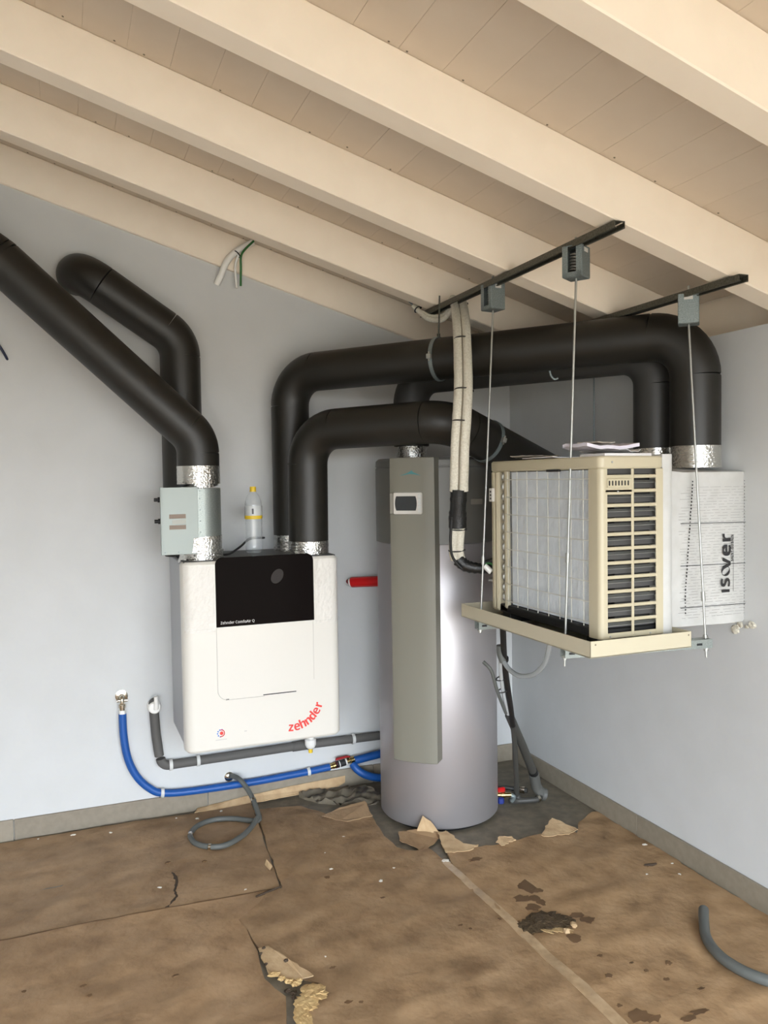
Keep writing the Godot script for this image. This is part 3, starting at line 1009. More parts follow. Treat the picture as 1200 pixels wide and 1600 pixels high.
# ---------------------------------------------------------------- heat pump in its hanging tray
func heat_pump() -> void:
	var x0 := -0.785
	var x1 := -0.525
	var z0 := 1.18
	var z1 := 1.91
	var y0 := 1.118
	var y1 := 1.729
	var o := thing("heat_pump", Vector3((x0 + x1) / 2, y0, (z0 + z1) / 2), "cream heat pump unit hung in a tray, with wire guard and louvred end", "heat pump")
	# top lid
	var st := tool()
	prism(st, rrect(x0 - 0.004, z0 - 0.004, x1 + 0.004, z1 + 0.004, 0.022, 4), flat(y1 - 0.042), 0.042, 0.006)
	obj("lid", st, M.cream, o)
	# dark inside and the base pan
	obj("core", span(tool(), Vector3(x0 + 0.10, y0 + 0.03, z0 + 0.03), Vector3(x1 - 0.012, y1 - 0.04, z1 - 0.055)), M.dark_in, o)
	st = tool()
	span(st, Vector3(x0 + 0.004, y0, z0 + 0.02), Vector3(x1, y0 + 0.032, z1 - 0.02), 0.004)
	obj("base_pan", st, M.black, o)
	# posts
	st = tool()
	span(st, Vector3(x0, y0, z0), Vector3(x0 + 0.09, y1 - 0.04, z0 + 0.062), 0.006)
	span(st, Vector3(x0 - 0.003, y0 + 0.01, z0 + 0.018), Vector3(x0 + 0.01, y1 - 0.045, z0 + 0.028), 0.002)
	span(st, Vector3(x0 - 0.003, y0 + 0.01, z0 + 0.045), Vector3(x0 + 0.01, y1 - 0.045, z0 + 0.052), 0.002)
	span(st, Vector3(x0, y0 + 0.02, z0 + 0.104), Vector3(x0 + 0.02, y1 - 0.04, z0 + 0.122), 0.003)
	span(st, Vector3(x0 + 0.004, y0 + 0.005, z0 + 0.06), Vector3(x0 + 0.02, y0 + 0.03, z0 + 0.122), 0.003)
	obj("rear_post", st, M.cream, o)
	# ends of the coil between the post and the strip
	for k in 13:
		var y := y0 + 0.05 + k * 0.0405
		st = tool()
		tube(st, rounded([Vector3(x0 + 0.025, y, z0 + 0.085), Vector3(x0 + 0.008, y, z0 + 0.085), Vector3(x0 + 0.008, y + 0.024, z0 + 0.085), Vector3(x0 + 0.025, y + 0.024, z0 + 0.085)], 0.011, 5), 0.0072, 8)
		obj("coil_bend", st, M.zinc, o)
	obj("coil_plate", span(tool(), Vector3(x0 + 0.028, y0 + 0.03, z0 + 0.06), Vector3(x0 + 0.034, y1 - 0.04, z0 + 0.106)), M.dark_in, o)
	# fins
	st = tool()
	var za := z0 + 0.122
	var zb := z1 - 0.062
	var n := 110
	for k in n:
		var z := lerpf(za, zb, (k + 0.5) / n)
		span(st, Vector3(x0 + 0.026, y0 + 0.035, z - 0.0012), Vector3(x0 + 0.06, y1 - 0.045, z + 0.0012))
	span(st, Vector3(x0 + 0.034, y0 + 0.035, za), Vector3(x0 + 0.06, y1 - 0.045, zb))
	tag(obj("coil_fins", st, M.coil, o), "", "", "", "stuff")
	# clear film over the coil
	st = tool()
	var P := func(i: int, j: int) -> Vector3:
		var u := i / 22.0
		var v := j / 22.0
		return Vector3(x0 + 0.013 + 0.010 * wob.get_noise_2d(u * 4.0, v * 6.0) + 0.004 * wob.get_noise_2d(u * 11.0 + 4.0, v * 5.0), lerpf(y0 + 0.04, y1 - 0.045, v), lerpf(za, zb, u))
	for i in 22:
		for j in 22:
			face(st, [P.call(i, j), P.call(i + 1, j), P.call(i + 1, j + 1)], Vector3(-1, 0, 0))
			face(st, [P.call(i, j), P.call(i + 1, j + 1), P.call(i, j + 1)], Vector3(-1, 0, 0))
	tag(obj("clear_film", st, M.clear_film, o), "wrinkled clear film over the coil")
	# wire guard: each wire its own piece
	for k in 8:
		var y := lerpf(y0 + 0.052, y1 - 0.075, k / 7.0)
		obj("guard_wire", tube(tool(), [Vector3(x0 - 0.004, y, za - 0.004), Vector3(x0 - 0.004, y, zb + 0.008)], 0.0015, 6), M.cream_wire, o)
	for k in 8:
		var z := lerpf(za + 0.012, zb - 0.03, k / 7.0)
		obj("guard_wire", tube(tool(), [Vector3(x0, y0 + 0.035, z), Vector3(x0, y1 - 0.043, z)], 0.0015, 6), M.cream_wire, o)
	# front post with a rounded corner, then the louvred end
	st = tool()
	var plan := [Vector2(x0, zb), Vector2(x0 + 0.03, zb), Vector2(x0 + 0.03, z1)]
	for k in 6:
		var a := PI / 2 + k * PI / 10
		plan.append(Vector2(x0 + 0.018 + cos(a) * 0.018, z1 - 0.018 + sin(a) * 0.018))
	prism(st, plan, flat(y0), y1 - 0.042 - y0, 0.001)
	obj("front_post", st, M.cream, o)
	st = tool()
	var cols := [[-0.761, -0.656], [-0.645, -0.554]]
	var zt := z1 - 0.006
	var rows := 12
	var pitch := 0.0481
	var wh := 0.0365
	var ytop := 1.703
	for s in [[x0 + 0.018, cols[0][0]], [cols[0][1], cols[1][0]], [cols[1][1], x1 + 0.002]]:
		span(st, Vector3(s[0], y0, zt), Vector3(s[1], y1 - 0.042, z1), 0.0025)
	for c in 2:
		for k in rows + 1:
			var ya := ytop + 0.004 if k == 0 else ytop - (k - 1) * pitch - wh
			var yb := y1 - 0.04 if k == 0 else ya
			ya = ytop if k == 0 else ytop - k * pitch
			if k == 0: yb = y1 - 0.04
			if k == rows: ya = y0
			span(st, Vector3(cols[c][0] - 0.003, ya, zt), Vector3(cols[c][1] + 0.003, yb, z1), 0.0025)
	# handle plate in the second row of the first column
	span(st, Vector3(cols[0][0] - 0.002, ytop - pitch - wh - 0.018, zt), Vector3(cols[0][1] + 0.002, ytop - pitch + 0.001, z1), 0.002)
	obj("louvre_panel", st, M.cream, o)
	st = tool()
	span(st, Vector3(-0.756, ytop - pitch - wh + 0.004, z1), Vector3(-0.664, ytop - pitch - 0.001, z1 + 0.004), 0.003)
	var hp := obj("handle_plate", st, M.cream, o)
	for k in 7:
		st = tool()
		prism(st, rrect(-0.0028, -0.0085, 0.0028, 0.0085, 0.0026, 3), Transform3D(Basis.IDENTITY, Vector3(-0.749 + k * 0.0126, ytop - pitch - 0.016, z1 + 0.0035)), 0.001)
		obj("finger_slot", st, M.black, hp)
	st = tool()
	for s in [Vector3(-0.712, ytop - pitch - wh - 0.008, z1), Vector3(-0.738, y1 - 0.02, z1 + 0.004), Vector3(-0.745, y0 + 0.008, z1), Vector3(-0.58, y0 + 0.008, z1)]:
		lathe(st, s, [Vector2(0, 0.003), Vector2(0.003, 0.0022), Vector2(0.004, 0)], 8, Basis(Vector3.RIGHT, PI / 2))
	tag(obj("screws", st, M.zinc, o), "", "", "", "stuff")
	# slanted slats and the dark space behind the louvres
	for k in rows:
		var y := ytop - k * pitch - 0.012
		st = tool()
		box(st, Vector3((x0 + x1) / 2 + 0.006, y, z1 - 0.022), Vector3(0.225, 0.0022, 0.018), 0.0008, Basis(Vector3.RIGHT, 0.5))
		obj("slat", st, M.zinc, o)
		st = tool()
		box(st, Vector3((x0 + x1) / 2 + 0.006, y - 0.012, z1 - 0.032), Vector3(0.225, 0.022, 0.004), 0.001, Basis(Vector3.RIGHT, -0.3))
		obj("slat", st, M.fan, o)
	# terminal block by the top of the rear post, and a black clip on the top edge
	st = tool()
	span(st, Vector3(x0 - 0.012, 1.565, z0 + 0.002), Vector3(x0 + 0.004, 1.62, z0 + 0.03), 0.002)
	var tb := obj("terminal_block", st, M.bezel, o)
	for k in 3:
		obj("terminal_hole", box(tool(), Vector3(x0 - 0.0125, 1.578 + k * 0.014, z0 + 0.018), Vector3(0.002, 0.008, 0.008)), M.black, tb)
	obj("edge_clip", span(tool(), Vector3(x0 - 0.006, y1 - 0.048, 1.60), Vector3(x0 + 0.004, y1 - 0.04, 1.68), 0.001), M.black, o)
	# tray
	var t := thing("drip_tray", Vector3(-0.66, 1.075, 1.5), "shallow cream metal tray carrying the heat pump", "tray")
	var a := Vector3(-0.865, 1.075, 1.055)
	var b := Vector3(-0.452, 1.13, 1.965)
	obj("floor_pan", span(tool(), a, Vector3(b.x, a.y + 0.003, b.z)), M.cream_light, t)
	obj("rim", span(tool(), a, Vector3(a.x + 0.003, b.y, b.z), 0.001), M.cream_light, t)
	obj("rim", span(tool(), Vector3(a.x, a.y, b.z - 0.003), b, 0.001), M.cream_light, t)
	obj("rim", span(tool(), Vector3(b.x - 0.003, a.y, a.z), b, 0.001), M.cream_light, t)
	obj("rim", span(tool(), a, Vector3(b.x, b.y, a.z + 0.003), 0.001), M.cream_light, t)
	st = tool()
	for q in [Vector3(-0.845, 1.118, b.z), Vector3(-0.465, 1.118, b.z)]:
		lathe(st, q, [Vector2(0, 0.001), Vector2(0.003, 0.001), Vector2(0.003, 0)], 8, Basis(Vector3.RIGHT, PI / 2))
	obj("rivets", st, M.dirt, t)
	# rubber feet under the unit
	for z in [1.26, 1.83]:
		obj("foot", span(tool(), Vector3(x0 + 0.02, 1.078, z - 0.03), Vector3(x1 - 0.01, y0, z + 0.03), 0.004), M.rubber, t)
	# loose papers lying on the lid
	var top := y1
	leaf("booklet", "thick white booklet lying flat nearest the front edge of the heat pump lid", Vector3(-0.66, top + 0.005, 1.83), Vector2(0.20, 0.13), 0.05, 0.009, M.sheet, 0.0)
	leaf("paper", "white sheet hanging flat over the back of the lid by the wire guard side", Vector3(-0.70, top + 0.003, 1.52), Vector2(0.15, 0.25), -0.1, 0.003, M.sheet, 0.006)
	leaf("paper", "thin grey sheet on top of the flat sheets at the left end of the lid", Vector3(-0.69, top + 0.012, 1.36), Vector2(0.10, 0.16), 0.35, 0.002, M.ply, 0.01)
	leaf("folded_paper", "lilac-white folded paper with a curled left edge, on top of the pile", Vector3(-0.655, top + 0.030, 1.74), Vector2(0.21, 0.16), -0.06, 0.012, M.lilac, 0.022)
	leaf("card", "small grey card lying topmost on the folded lilac paper", Vector3(-0.645, top + 0.052, 1.70), Vector2(0.10, 0.09), 0.3, 0.004, M.ply, 0.004)
	leaf("paper", "crumpled pale sheet at the right end of the pile, next to the foil collar", Vector3(-0.585, top + 0.018, 1.70), Vector2(0.12, 0.18), 0.5, 0.003, M.sheet, 0.014)
	# support rails under the tray
	strut("support_rail", "galvanised channel under the front end of the drip tray", Vector3(-0.835, 1.0525, 1.765), Vector3(-0.262, 1.0525, 1.845), M.galv)
	strut("support_rail", "galvanised channel under the rear end of the drip tray", Vector3(-0.85, 1.0525, 1.165), Vector3(-0.25, 1.0525, 1.19), M.galv)

func leaf(called: String, label: String, at: Vector3, size: Vector2, turn: float, th: float, m: Material, lift: float) -> void:
	var st := tool()
	var n := 8
	var P := func(i: int, j: int, up: float) -> Vector3:
		var u := float(i) / n - 0.5
		var v := float(j) / n - 0.5
		var h: float = lift * (pow(abs(u) * 2.0, 3.0) * 0.5 + 0.5 * abs(wob.get_noise_2d(u * 2.0 + at.z * 9.0, v * 2.0)))
		return at + Basis(Vector3.UP, turn) * Vector3(u * size.x, h + up, v * size.y)
	for i in n:
		for j in n:
			face(st, [P.call(i, j, th / 2), P.call(i + 1, j, th / 2), P.call(i + 1, j + 1, th / 2), P.call(i, j + 1, th / 2)], Vector3.UP)
			face(st, [P.call(i, j, -th / 2), P.call(i + 1, j, -th / 2), P.call(i + 1, j + 1, -th / 2), P.call(i, j + 1, -th / 2)], Vector3.DOWN)
	for k in n:
		for e in [[k, 0, k + 1, 0, Vector3(0, 0, -1)], [k, n, k + 1, n, Vector3(0, 0, 1)], [0, k, 0, k + 1, Vector3(-1, 0, 0)], [n, k, n, k + 1, Vector3(1, 0, 0)]]:
			face(st, [P.call(e[0], e[1], -th / 2), P.call(e[2], e[3], -th / 2), P.call(e[2], e[3], th / 2), P.call(e[0], e[1], th / 2)], Basis(Vector3.UP, turn) * e[4])
	tag(obj(called, st, m), label, "booklet" if called == "booklet" else "paper", "papers on the heat pump lid")

# C-shaped channel from a to b, open downwards
func strut(called: String, label: String, a: Vector3, b: Vector3, m: Material, w := 0.04, h := 0.032, group := "", open_up := false, holes := true) -> Node3D:
	var o := thing(called, (a + b) / 2, label, "rail", group)
	var z := (b - a).normalized()
	var x := Vector3.UP.cross(z).normalized()
	var y := z.cross(x)
	var s := -1.0 if open_up else 1.0
	var st := tool()
	var t := 0.0028
	var prof := [Vector2(-w / 2, h / 2), Vector2(w / 2, h / 2), Vector2(w / 2, -h / 2), Vector2(w / 2 - 0.009, -h / 2), Vector2(w / 2 - 0.009, -h / 2 + t), Vector2(w / 2 - t, -h / 2 + t), Vector2(w / 2 - t, h / 2 - t),
		Vector2(-w / 2 + t, h / 2 - t), Vector2(-w / 2 + t, -h / 2 + t), Vector2(-w / 2 + 0.009, -h / 2 + t), Vector2(-w / 2 + 0.009, -h / 2), Vector2(-w / 2, -h / 2)]
	prism(st, prof, Transform3D(Basis(x, y * s, z), a), a.distance_to(b), 0.0)
	obj("channel", st, m, o)
	if not holes:
		return o
	st = tool()
	var n := int(a.distance_to(b) / 0.05)
	for k in n:
		var at := a + z * (0.025 + k * 0.05) - y * s * 0.0 + x * (w / 2 + 0.0003)
		box(st, at, Vector3(0.001, 0.008, 0.022), 0.0, Basis(x, y, z))
		box(st, at - x * (w + 0.0006), Vector3(0.001, 0.008, 0.022), 0.0, Basis(x, y, z))
	tag(obj("slot_holes", st, M.black, o), "", "", "", "stuff")
	return o

# ---------------------------------------------------------------- insulated box between the heat pump and the wall
func plenum() -> void:
	var o := thing("insulated_plenum", Vector3(-0.26, 1.09, 1.5), "white film-wrapped insulation box with printed lines between heat pump and right wall", "insulation box")
	var st := tool()
	var plan := [Vector2(-0.522, 1.22), Vector2(-0.522, 1.902), Vector2(-0.497, 1.904), Vector2(-0.475, 1.897), Vector2(-0.462, 1.88), Vector2(-0.445, 1.845), Vector2(-0.42, 1.80), Vector2(-0.39, 1.772), Vector2(-0.36, 1.762), Vector2(-0.30, 1.758), Vector2(-0.20, 1.757), Vector2(-0.10, 1.757), Vector2(-0.012, 1.757), Vector2(0.0, 1.748), Vector2(0.0, 1.22)]
	var n := plan.size()
	var rows := 14
	var lvl := func(i: int, j: int) -> Vector3:
		i = i % n
		var q: Vector2 = plan[i]
		var v := float(j) / rows
		var top := lerpf(1.735, 1.672, clampf((q.x + 0.47) / 0.12, 0.0, 1.0))
		var low := 1.10 + 0.012 * wob.get_noise_2d(q.x * 9.0, 3.0)
		var k := 0.006 if (i > 1 and i < n - 2) else 0.0
		return Vector3(q.x + k * wob.get_noise_2d(q.x * 6.0, v * 5.0), lerpf(low, top, v), q.y + k * (wob.get_noise_2d(q.x * 7.0, v * 4.0 + 9.0) - 0.4))
	for i in n:
		var a: Vector2 = plan[i]
		var b: Vector2 = plan[(i + 1) % n]
		var pa: Vector2 = plan[(i - 1 + n) % n]
		var pb: Vector2 = plan[(i + 2) % n]
		var nn := func(p: Vector2, q: Vector2) -> Vector3: return Vector3(-(q.y - p.y), 0, q.x - p.x).normalized()
		var m0: Vector3 = nn.call(a, b)
		var na: Vector3 = m0
		var nb: Vector3 = m0
		if m0.dot(nn.call(pa, a)) > 0.6: na = (m0 + nn.call(pa, a)).normalized()
		if m0.dot(nn.call(b, pb)) > 0.6: nb = (m0 + nn.call(b, pb)).normalized()
		for j in rows:
			quad_s(st, lvl.call(i, j), lvl.call(i + 1, j), lvl.call(i + 1, j + 1), lvl.call(i, j + 1), na, nb, nb, na)
	var idx := Geometry2D.triangulate_polygon(PackedVector2Array(plan))
	for t in range(0, idx.size(), 3):
		face(st, [lvl.call(idx[t], rows), lvl.call(idx[t + 1], rows), lvl.call(idx[t + 2], rows)], Vector3.UP)
		face(st, [lvl.call(idx[t], 0), lvl.call(idx[t + 1], 0), lvl.call(idx[t + 2], 0)], Vector3.DOWN)
	var body := obj("wrapped_body", st, M.wrap, o)
	# printed lines, a dashed seam, the word
	st = tool()
	var zf := 1.7615
	for k in 46:
		var y := 1.13 + k * 0.0108
		var xa := -0.31 + rng.randf_range(-0.02, 0.03)
		while xa < -0.012:
			var l := rng.randf_range(0.012, 0.05)
			box(st, Vector3(min(xa + l / 2, -0.014), y + rng.randf_range(-0.0008, 0.0008), zf), Vector3(min(l, -0.006 - xa), 0.0011, 0.0006))
			xa += l + rng.randf_range(0.006, 0.02)
	tag(obj("printed_lines", st, M.line_print, body), "", "", "", "stuff")
	st = tool()
	for y in [1.481, 1.324, 1.168]:
		bar(st, Vector3(-0.318, y + 0.002, zf), Vector3(-0.006, y - 0.002, zf), 0.0022, 0.0008, 0.0, Vector3(0, 0, 1))
	for k in 40:
		var y := 1.15 + k * 0.0125
		box(st, Vector3(lerpf(-0.262, -0.296, clampf((1.62 - y) / 0.4, 0, 1)) + rng.randf_range(-0.001, 0.001), y, zf), Vector3(0.005, rng.randf_range(0.003, 0.008), 0.0008))
		box(st, Vector3(-0.012, y, zf), Vector3(0.0022, 0.0035, 0.0008))
	tag(obj("dashed_marks", st, M.ink, body), "", "", "", "stuff")
	var turn := Basis(Vector3(0, 0, 1), PI / 2)
	words("lettering", "S", Vector3(-0.104, 1.254, zf + 0.001), 0.05, M.ink, body, true, turn, 0.0008, Vector2(1.1, 0.84))
	obj("lettering", box(tool(), Vector3(-0.104, 1.221, zf + 0.001), Vector3(0.038, 0.0105, 0.0008)), M.ink, body)
	var ring := []
	for k in 25:
		var a := TAU * k / 24
		ring.append(Vector3(-0.104 + sin(a) * 0.0185, 1.297 + cos(a) * 0.0165 + sin(a) * 0.004, zf + 0.001))
	var rr := []
	for k in 25: rr.append(0.0026 + 0.0018 * cos(TAU * k / 24 * 2.0 + 1.0))
	obj("lettering_ring", tube(tool(), ring, rr, 6, false), M.ink, body)
	words("lettering", "ver", Vector3(-0.104, 1.370, zf + 0.001), 0.064, M.ink, body, true, turn, 0.0008, Vector2(1.0, 0.78))
	words("lettering", "SAINT-GOBAIN", Vector3(-0.073, 1.383, zf + 0.001), 0.0105, M.ink, body, true, turn, 0.0008, Vector2.ONE, 0.10)
	obj("rule", box(tool(), Vector3(-0.0665, 1.326, zf + 0.001), Vector3(0.0012, 0.215, 0.0006)), M.ink, body)
	# small lump of foam stuck where the film meets the wall
	st = tool()
	for k in 9:
		lump(st, Vector3(-0.004, 1.078 + rng.randf_range(-0.03, 0.022), 1.745 + rng.randf_range(-0.05, 0.05)), Vector3(0.006, 0.012, 0.016) * rng.randf_range(0.6, 1.2), k)
	tag(obj("foam_crumbs", st, M.white_foam), "ragged off-white foam crumbs on the right wall below the insulation box", "foam")

# ---------------------------------------------------------------- rails and spring hangers
func hanging_gear() -> void:
	strut("ceiling_rail", "long dark steel channel under the rafters, carrying two spring hangers", Vector3(-0.763, roof_y(-0.763) - 0.0125, 0.49), Vector3(-0.763, roof_y(-0.763) - 0.0125, 1.99), M.rail, 0.041, 0.023, "", false, false)
	strut("ceiling_rail", "dark steel channel under the rafters nearest the right wall, above the duct bend", Vector3(-0.29, roof_y(-0.29) - 0.0125, 0.55), Vector3(-0.29, roof_y(-0.29) - 0.0125, 2.03), M.rail, 0.041, 0.023, "", false, false)
	hanger("spring hanger on the near end of the long rail, its rod crossing the wire guard", Vector3(-0.755, 2.402, 1.742), 0.55, Vector3(-0.815, 1.0, 1.745), 1.38)
	hanger("small spring hanger at the far end of the long rail beside the white pipe bundle", Vector3(-0.745, 2.412, 1.14), 0.15, Vector3(-0.835, 1.02, 1.166), 1.32)
	hanger("spring hanger on the short rail in front of the black duct bend", Vector3(-0.274, 2.268, 1.755), -0.75, Vector3(-0.276, 1.0, 1.846), 1.22)

func hanger(label: String, at: Vector3, turn: float, foot: Vector3, joint_y: float) -> void:
	var o := thing("spring_hanger", at, label, "hanger", "spring hangers carrying the tray")
	var b := Basis(Vector3.UP, turn)
	var w := 0.07
	var h := 0.105
	var st := tool()
	var t := 0.003
	box(st, at + b * Vector3(0, 0, w / 2), Vector3(w, h, t), 0.001, b)
	box(st, at + b * Vector3(0, -h / 2, 0), Vector3(w, t, w), 0.001, b)
	box(st, at + b * Vector3(0, h / 2, 0), Vector3(w, t, w), 0.001, b)
	box(st, at + b * Vector3(0, 0, -w / 2), Vector3(w, h, t), 0.001, b)
	# side cheeks with an open window that shows the spring
	for s in [-1.0, 1.0]:
		box(st, at + b * Vector3(s * w / 2, 0, w / 2 - 0.01), Vector3(t, h, 0.02), 0.001, b)
		box(st, at + b * Vector3(s * w / 2, 0, -w / 2 + 0.01), Vector3(t, h, 0.02), 0.001, b)
		box(st, at + b * Vector3(s * w / 2, -h / 2 + 0.008, 0), Vector3(t, 0.016, w), 0.001, b)
	obj("housing", st, M.galv_dark, o)
	st = tool()
	var coil := []
	for k in 57:
		var a := TAU * k / 8.0
		coil.append(at + b * Vector3(cos(a) * 0.02, -h / 2 + 0.012 + k * 0.0013, sin(a) * 0.02))
	obj("spring", tube(st, coil, 0.0028, 6), M.zinc, o)
	st = tool()
	box(st, at + b * Vector3(0, h / 2 - 0.014, w / 2 + 0.002), Vector3(0.03, 0.014, 0.001), 0.0, b)
	obj("label_plate", st, M.bezel, o)
	st = tool()
	tube(st, [at + Vector3(0, h / 2, 0), at + Vector3(0, h / 2 + 0.035, 0)], 0.0045, 8)
	lathe(st, at + Vector3(0, h / 2, 0), [Vector2(0, 0), Vector2(0.009, 0), Vector2(0.009, 0.008), Vector2(0, 0.008)], 6)
	obj("top_bolt", st, M.zinc, o)
	st = tool()
	var top := at - Vector3(0, h / 2 + 0.0, 0)
	obj("rod", tube(st, [top, foot], 0.0042, 10), M.zinc, o)
	var d := (top - foot).normalized()
	var j := foot + d * ((joint_y - foot.y) / d.y)
	st = tool()
	tube(st, [j - d * 0.017, j + d * 0.017], 0.0078, 6)
	obj("coupling", st, M.zinc, o)
	st = tool()
	var x := d.cross(Vector3.FORWARD).normalized()
	var bb := Basis(x, d, x.cross(d))
	lathe(st, foot + d * ((1.031 - foot.y) / d.y), [Vector2(0, -0.008), Vector2(0.009, -0.008), Vector2(0.009, 0), Vector2(0.014, 0.0), Vector2(0.014, 0.003), Vector2(0, 0.003)], 6, bb)
	lathe(st, foot + d * ((1.072 - foot.y) / d.y), [Vector2(0, 0), Vector2(0.012, 0), Vector2(0.012, 0.002), Vector2(0.009, 0.003), Vector2(0.009, 0.009), Vector2(0, 0.009)], 6, bb)
	obj("nut", st, M.zinc, o)

# ---------------------------------------------------------------- refrigerant lines
func refrigerant_lines() -> void:
	var pts := [Vector3(-0.719, 2.481, 0.719), Vector3(-0.720, 2.487, 0.762), Vector3(-0.747, 2.426, 0.840), Vector3(-0.814, 2.288, 0.991), Vector3(-0.880, 2.052, 1.126), Vector3(-0.912, 1.916, 1.173), Vector3(-0.923, 1.786, 1.174), Vector3(-0.914, 1.611, 1.142)]
	var low := [Vector3(-0.905, 1.464, 1.109), Vector3(-0.900, 1.361, 1.083), Vector3(-0.889, 1.322, 1.078)]
	var tail := [Vector3(-0.889, 1.322, 1.078), Vector3(-0.859, 1.294, 1.091), Vector3(-0.812, 1.283, 1.110), Vector3(-0.749, 1.280, 1.146)]
	var side := Vector3(0.93, 0, 0.37)
	var o := thing("pipe_bundle", pts[4], "bundle of white insulated pipes with black ties, falling from rail to heat pump", "pipe bundle")
	var main := curve(pts.slice(1), 6)
	for s in [-1.0, 1.0]:
		var p := main.map(func(q): return q + side * 0.0165 * s + Vector3(0, 0, 0.004 * s))
		var rr := []
		for k in p.size(): rr.append(0.0205 + 0.0016 * wob.get_noise_2d(k * 0.9, s * 5.0))
		obj("white_pipe", tube(tool(), p, rr, 14), M.white_foam, o)
		p = curve(low, 5).map(func(q): return q + side * 0.014 * s)
		obj("white_pipe", tube(tool(), p, 0.0175, 14), M.white_foam, o)
	# dirty seam between the two pipes
	obj("seam", tube(tool(), main.map(func(q): return q - side * 0.002 + Vector3(-0.2, 0, 0.5).normalized() * 0.012), 0.004, 6), M.dirt, o)
	# black tape
	var tape := curve([Vector3(-0.914, 1.619, 1.142), Vector3(-0.911, 1.563, 1.129), Vector3(-0.908, 1.510, 1.116), Vector3(-0.905, 1.459, 1.109)], 5)
	var tr := []
	for k in tape.size(): tr.append(0.034 + 0.004 * wob.get_noise_2d(k * 1.9, 2.0) + (0.003 if k > 8 else 0.0))
	obj("black_tape", tube(tool(), tape, tr, 18), M.tape_black, o)
	var tl := curve(tail, 5)
	tr = []
	for k in tl.size(): tr.append(0.027 + 0.003 * (k % 2) - 0.0006 * k)
	obj("black_tape", tube(tool(), tl, tr, 16), M.tape_black, o)
	obj("black_cable", tube(tool(), curve([Vector3(-0.940, 1.503, 1.126), Vector3(-0.939, 1.391, 1.109), Vector3(-0.926, 1.331, 1.106), Vector3(-0.888, 1.284, 1.112)], 5), 0.006, 8), M.rubber, o)
	# ties
	for k in [4, 13, 19, 25]:
		var k2: int = min(k, main.size() - 2)
		tie(o, main[k2], main[k2 + 1] - main[k2], side, 0.0355, 0.0215)
	tie(o, low[0].lerp(low[1], 0.12), low[1] - low[0], side, 0.031, 0.0185)
	tie(o, low[1].lerp(low[2], 0.0), low[2] - low[0], side, 0.031, 0.0185)
	# pale label where it enters the casing, and a green wire
	obj("pale_sleeve", tube(tool(), [Vector3(-0.796, 1.295, 1.138), Vector3(-0.775, 1.269, 1.158)], 0.012, 10), M.white, o)
	obj("green_wire", tube(tool(), curve([Vector3(-0.794, 1.300, 1.128), Vector3(-0.776, 1.306, 1.145), Vector3(-0.759, 1.290, 1.163)], 4), 0.004, 8), M.green, o)
	obj("black_sleeve", tube(tool(), [Vector3(-0.794, 1.301, 1.117), Vector3(-0.751, 1.321, 1.155)], 0.012, 10), M.rubber, o)
	# white conduit looping from the ceiling to the head of the bundle
	var c := thing("cable_loop", Vector3(-0.80, 2.45, 0.6), "slack loop of white conduit between the wall rafter and the head of the pipe bundle", "cable")
	obj("conduit", tube(tool(), curve([Vector3(-0.832, 2.495, 0.52), Vector3(-0.816, 2.463, 0.555), Vector3(-0.796, 2.418, 0.616), Vector3(-0.765, 2.402, 0.684), Vector3(-0.741, 2.428, 0.723), Vector3(-0.721, 2.470, 0.751)], 6), 0.0125, 10), M.white_foam, c)
	obj("conduit", tube(tool(), curve([Vector3(-0.806, 2.46, 0.565), Vector3(-0.786, 2.43, 0.622), Vector3(-0.755, 2.425, 0.69), Vector3(-0.735, 2.45, 0.72), Vector3(-0.715, 2.478, 0.745)], 6), 0.009, 10), M.white_foam, c)
	obj("bare_wire", tube(tool(), [Vector3(-0.846, 2.53, 0.49), Vector3(-0.826, 2.485, 0.53)], 0.005, 8), M.galv_dark, c)
	tie(c, Vector3(-0.822, 2.475, 0.545), Vector3(0.02, -0.035, 0.035), side, 0.016, 0.016)
	# conduit stub and green wire at the wall rafter further left
	var s2 := thing("conduit_stub", Vector3(-1.60, 2.75, 0.04), "white conduit stub with a loose green wire under the wall rafter", "cable")
	obj("conduit", tube(tool(), curve([Vector3(-1.682, 2.652, 0.012), Vector3(-1.665, 2.69, 0.03), Vector3(-1.635, 2.76, 0.042), Vector3(-1.585, 2.815, 0.045), Vector3(-1.50, 2.868, 0.045)], 5), 0.0165, 12), M.white, s2)
	obj("green_wire", tube(tool(), curve([Vector3(-1.50, 2.87, 0.06), Vector3(-1.54, 2.83, 0.062), Vector3(-1.566, 2.79, 0.062), Vector3(-1.566, 2.73, 0.05), Vector3(-1.568, 2.645, 0.045)], 5), 0.0055, 8), M.green, s2)
	obj("white_wire", tube(tool(), curve([Vector3(-1.575, 2.80, 0.05), Vector3(-1.592, 2.74, 0.04), Vector3(-1.586, 2.635, 0.035)], 5), 0.006, 8), M.white, s2)
	tie(s2, Vector3(-1.583, 2.80, 0.05), Vector3(0.05, 0.05, 0), Vector3(0.7, -0.7, 0), 0.02, 0.02)

func tie(o: Node3D, at: Vector3, along: Vector3, side: Vector3, rx: float, ry: float) -> void:
	var z := along.normalized()
	var x := (side - z * side.dot(z)).normalized()
	var y := z.cross(x)
	var ring := []
	for k in 21:
		var a := TAU * k / 20
		ring.append(at + x * cos(a) * rx + y * sin(a) * ry)
	var st := tool()
	tube(st, ring, 0.003, 6, false)
	box(st, at + x * (rx + 0.004), Vector3(0.008, 0.007, 0.009), 0.001, Basis(x, y, z))
	obj("cable_tie", st, M.rubber, o)
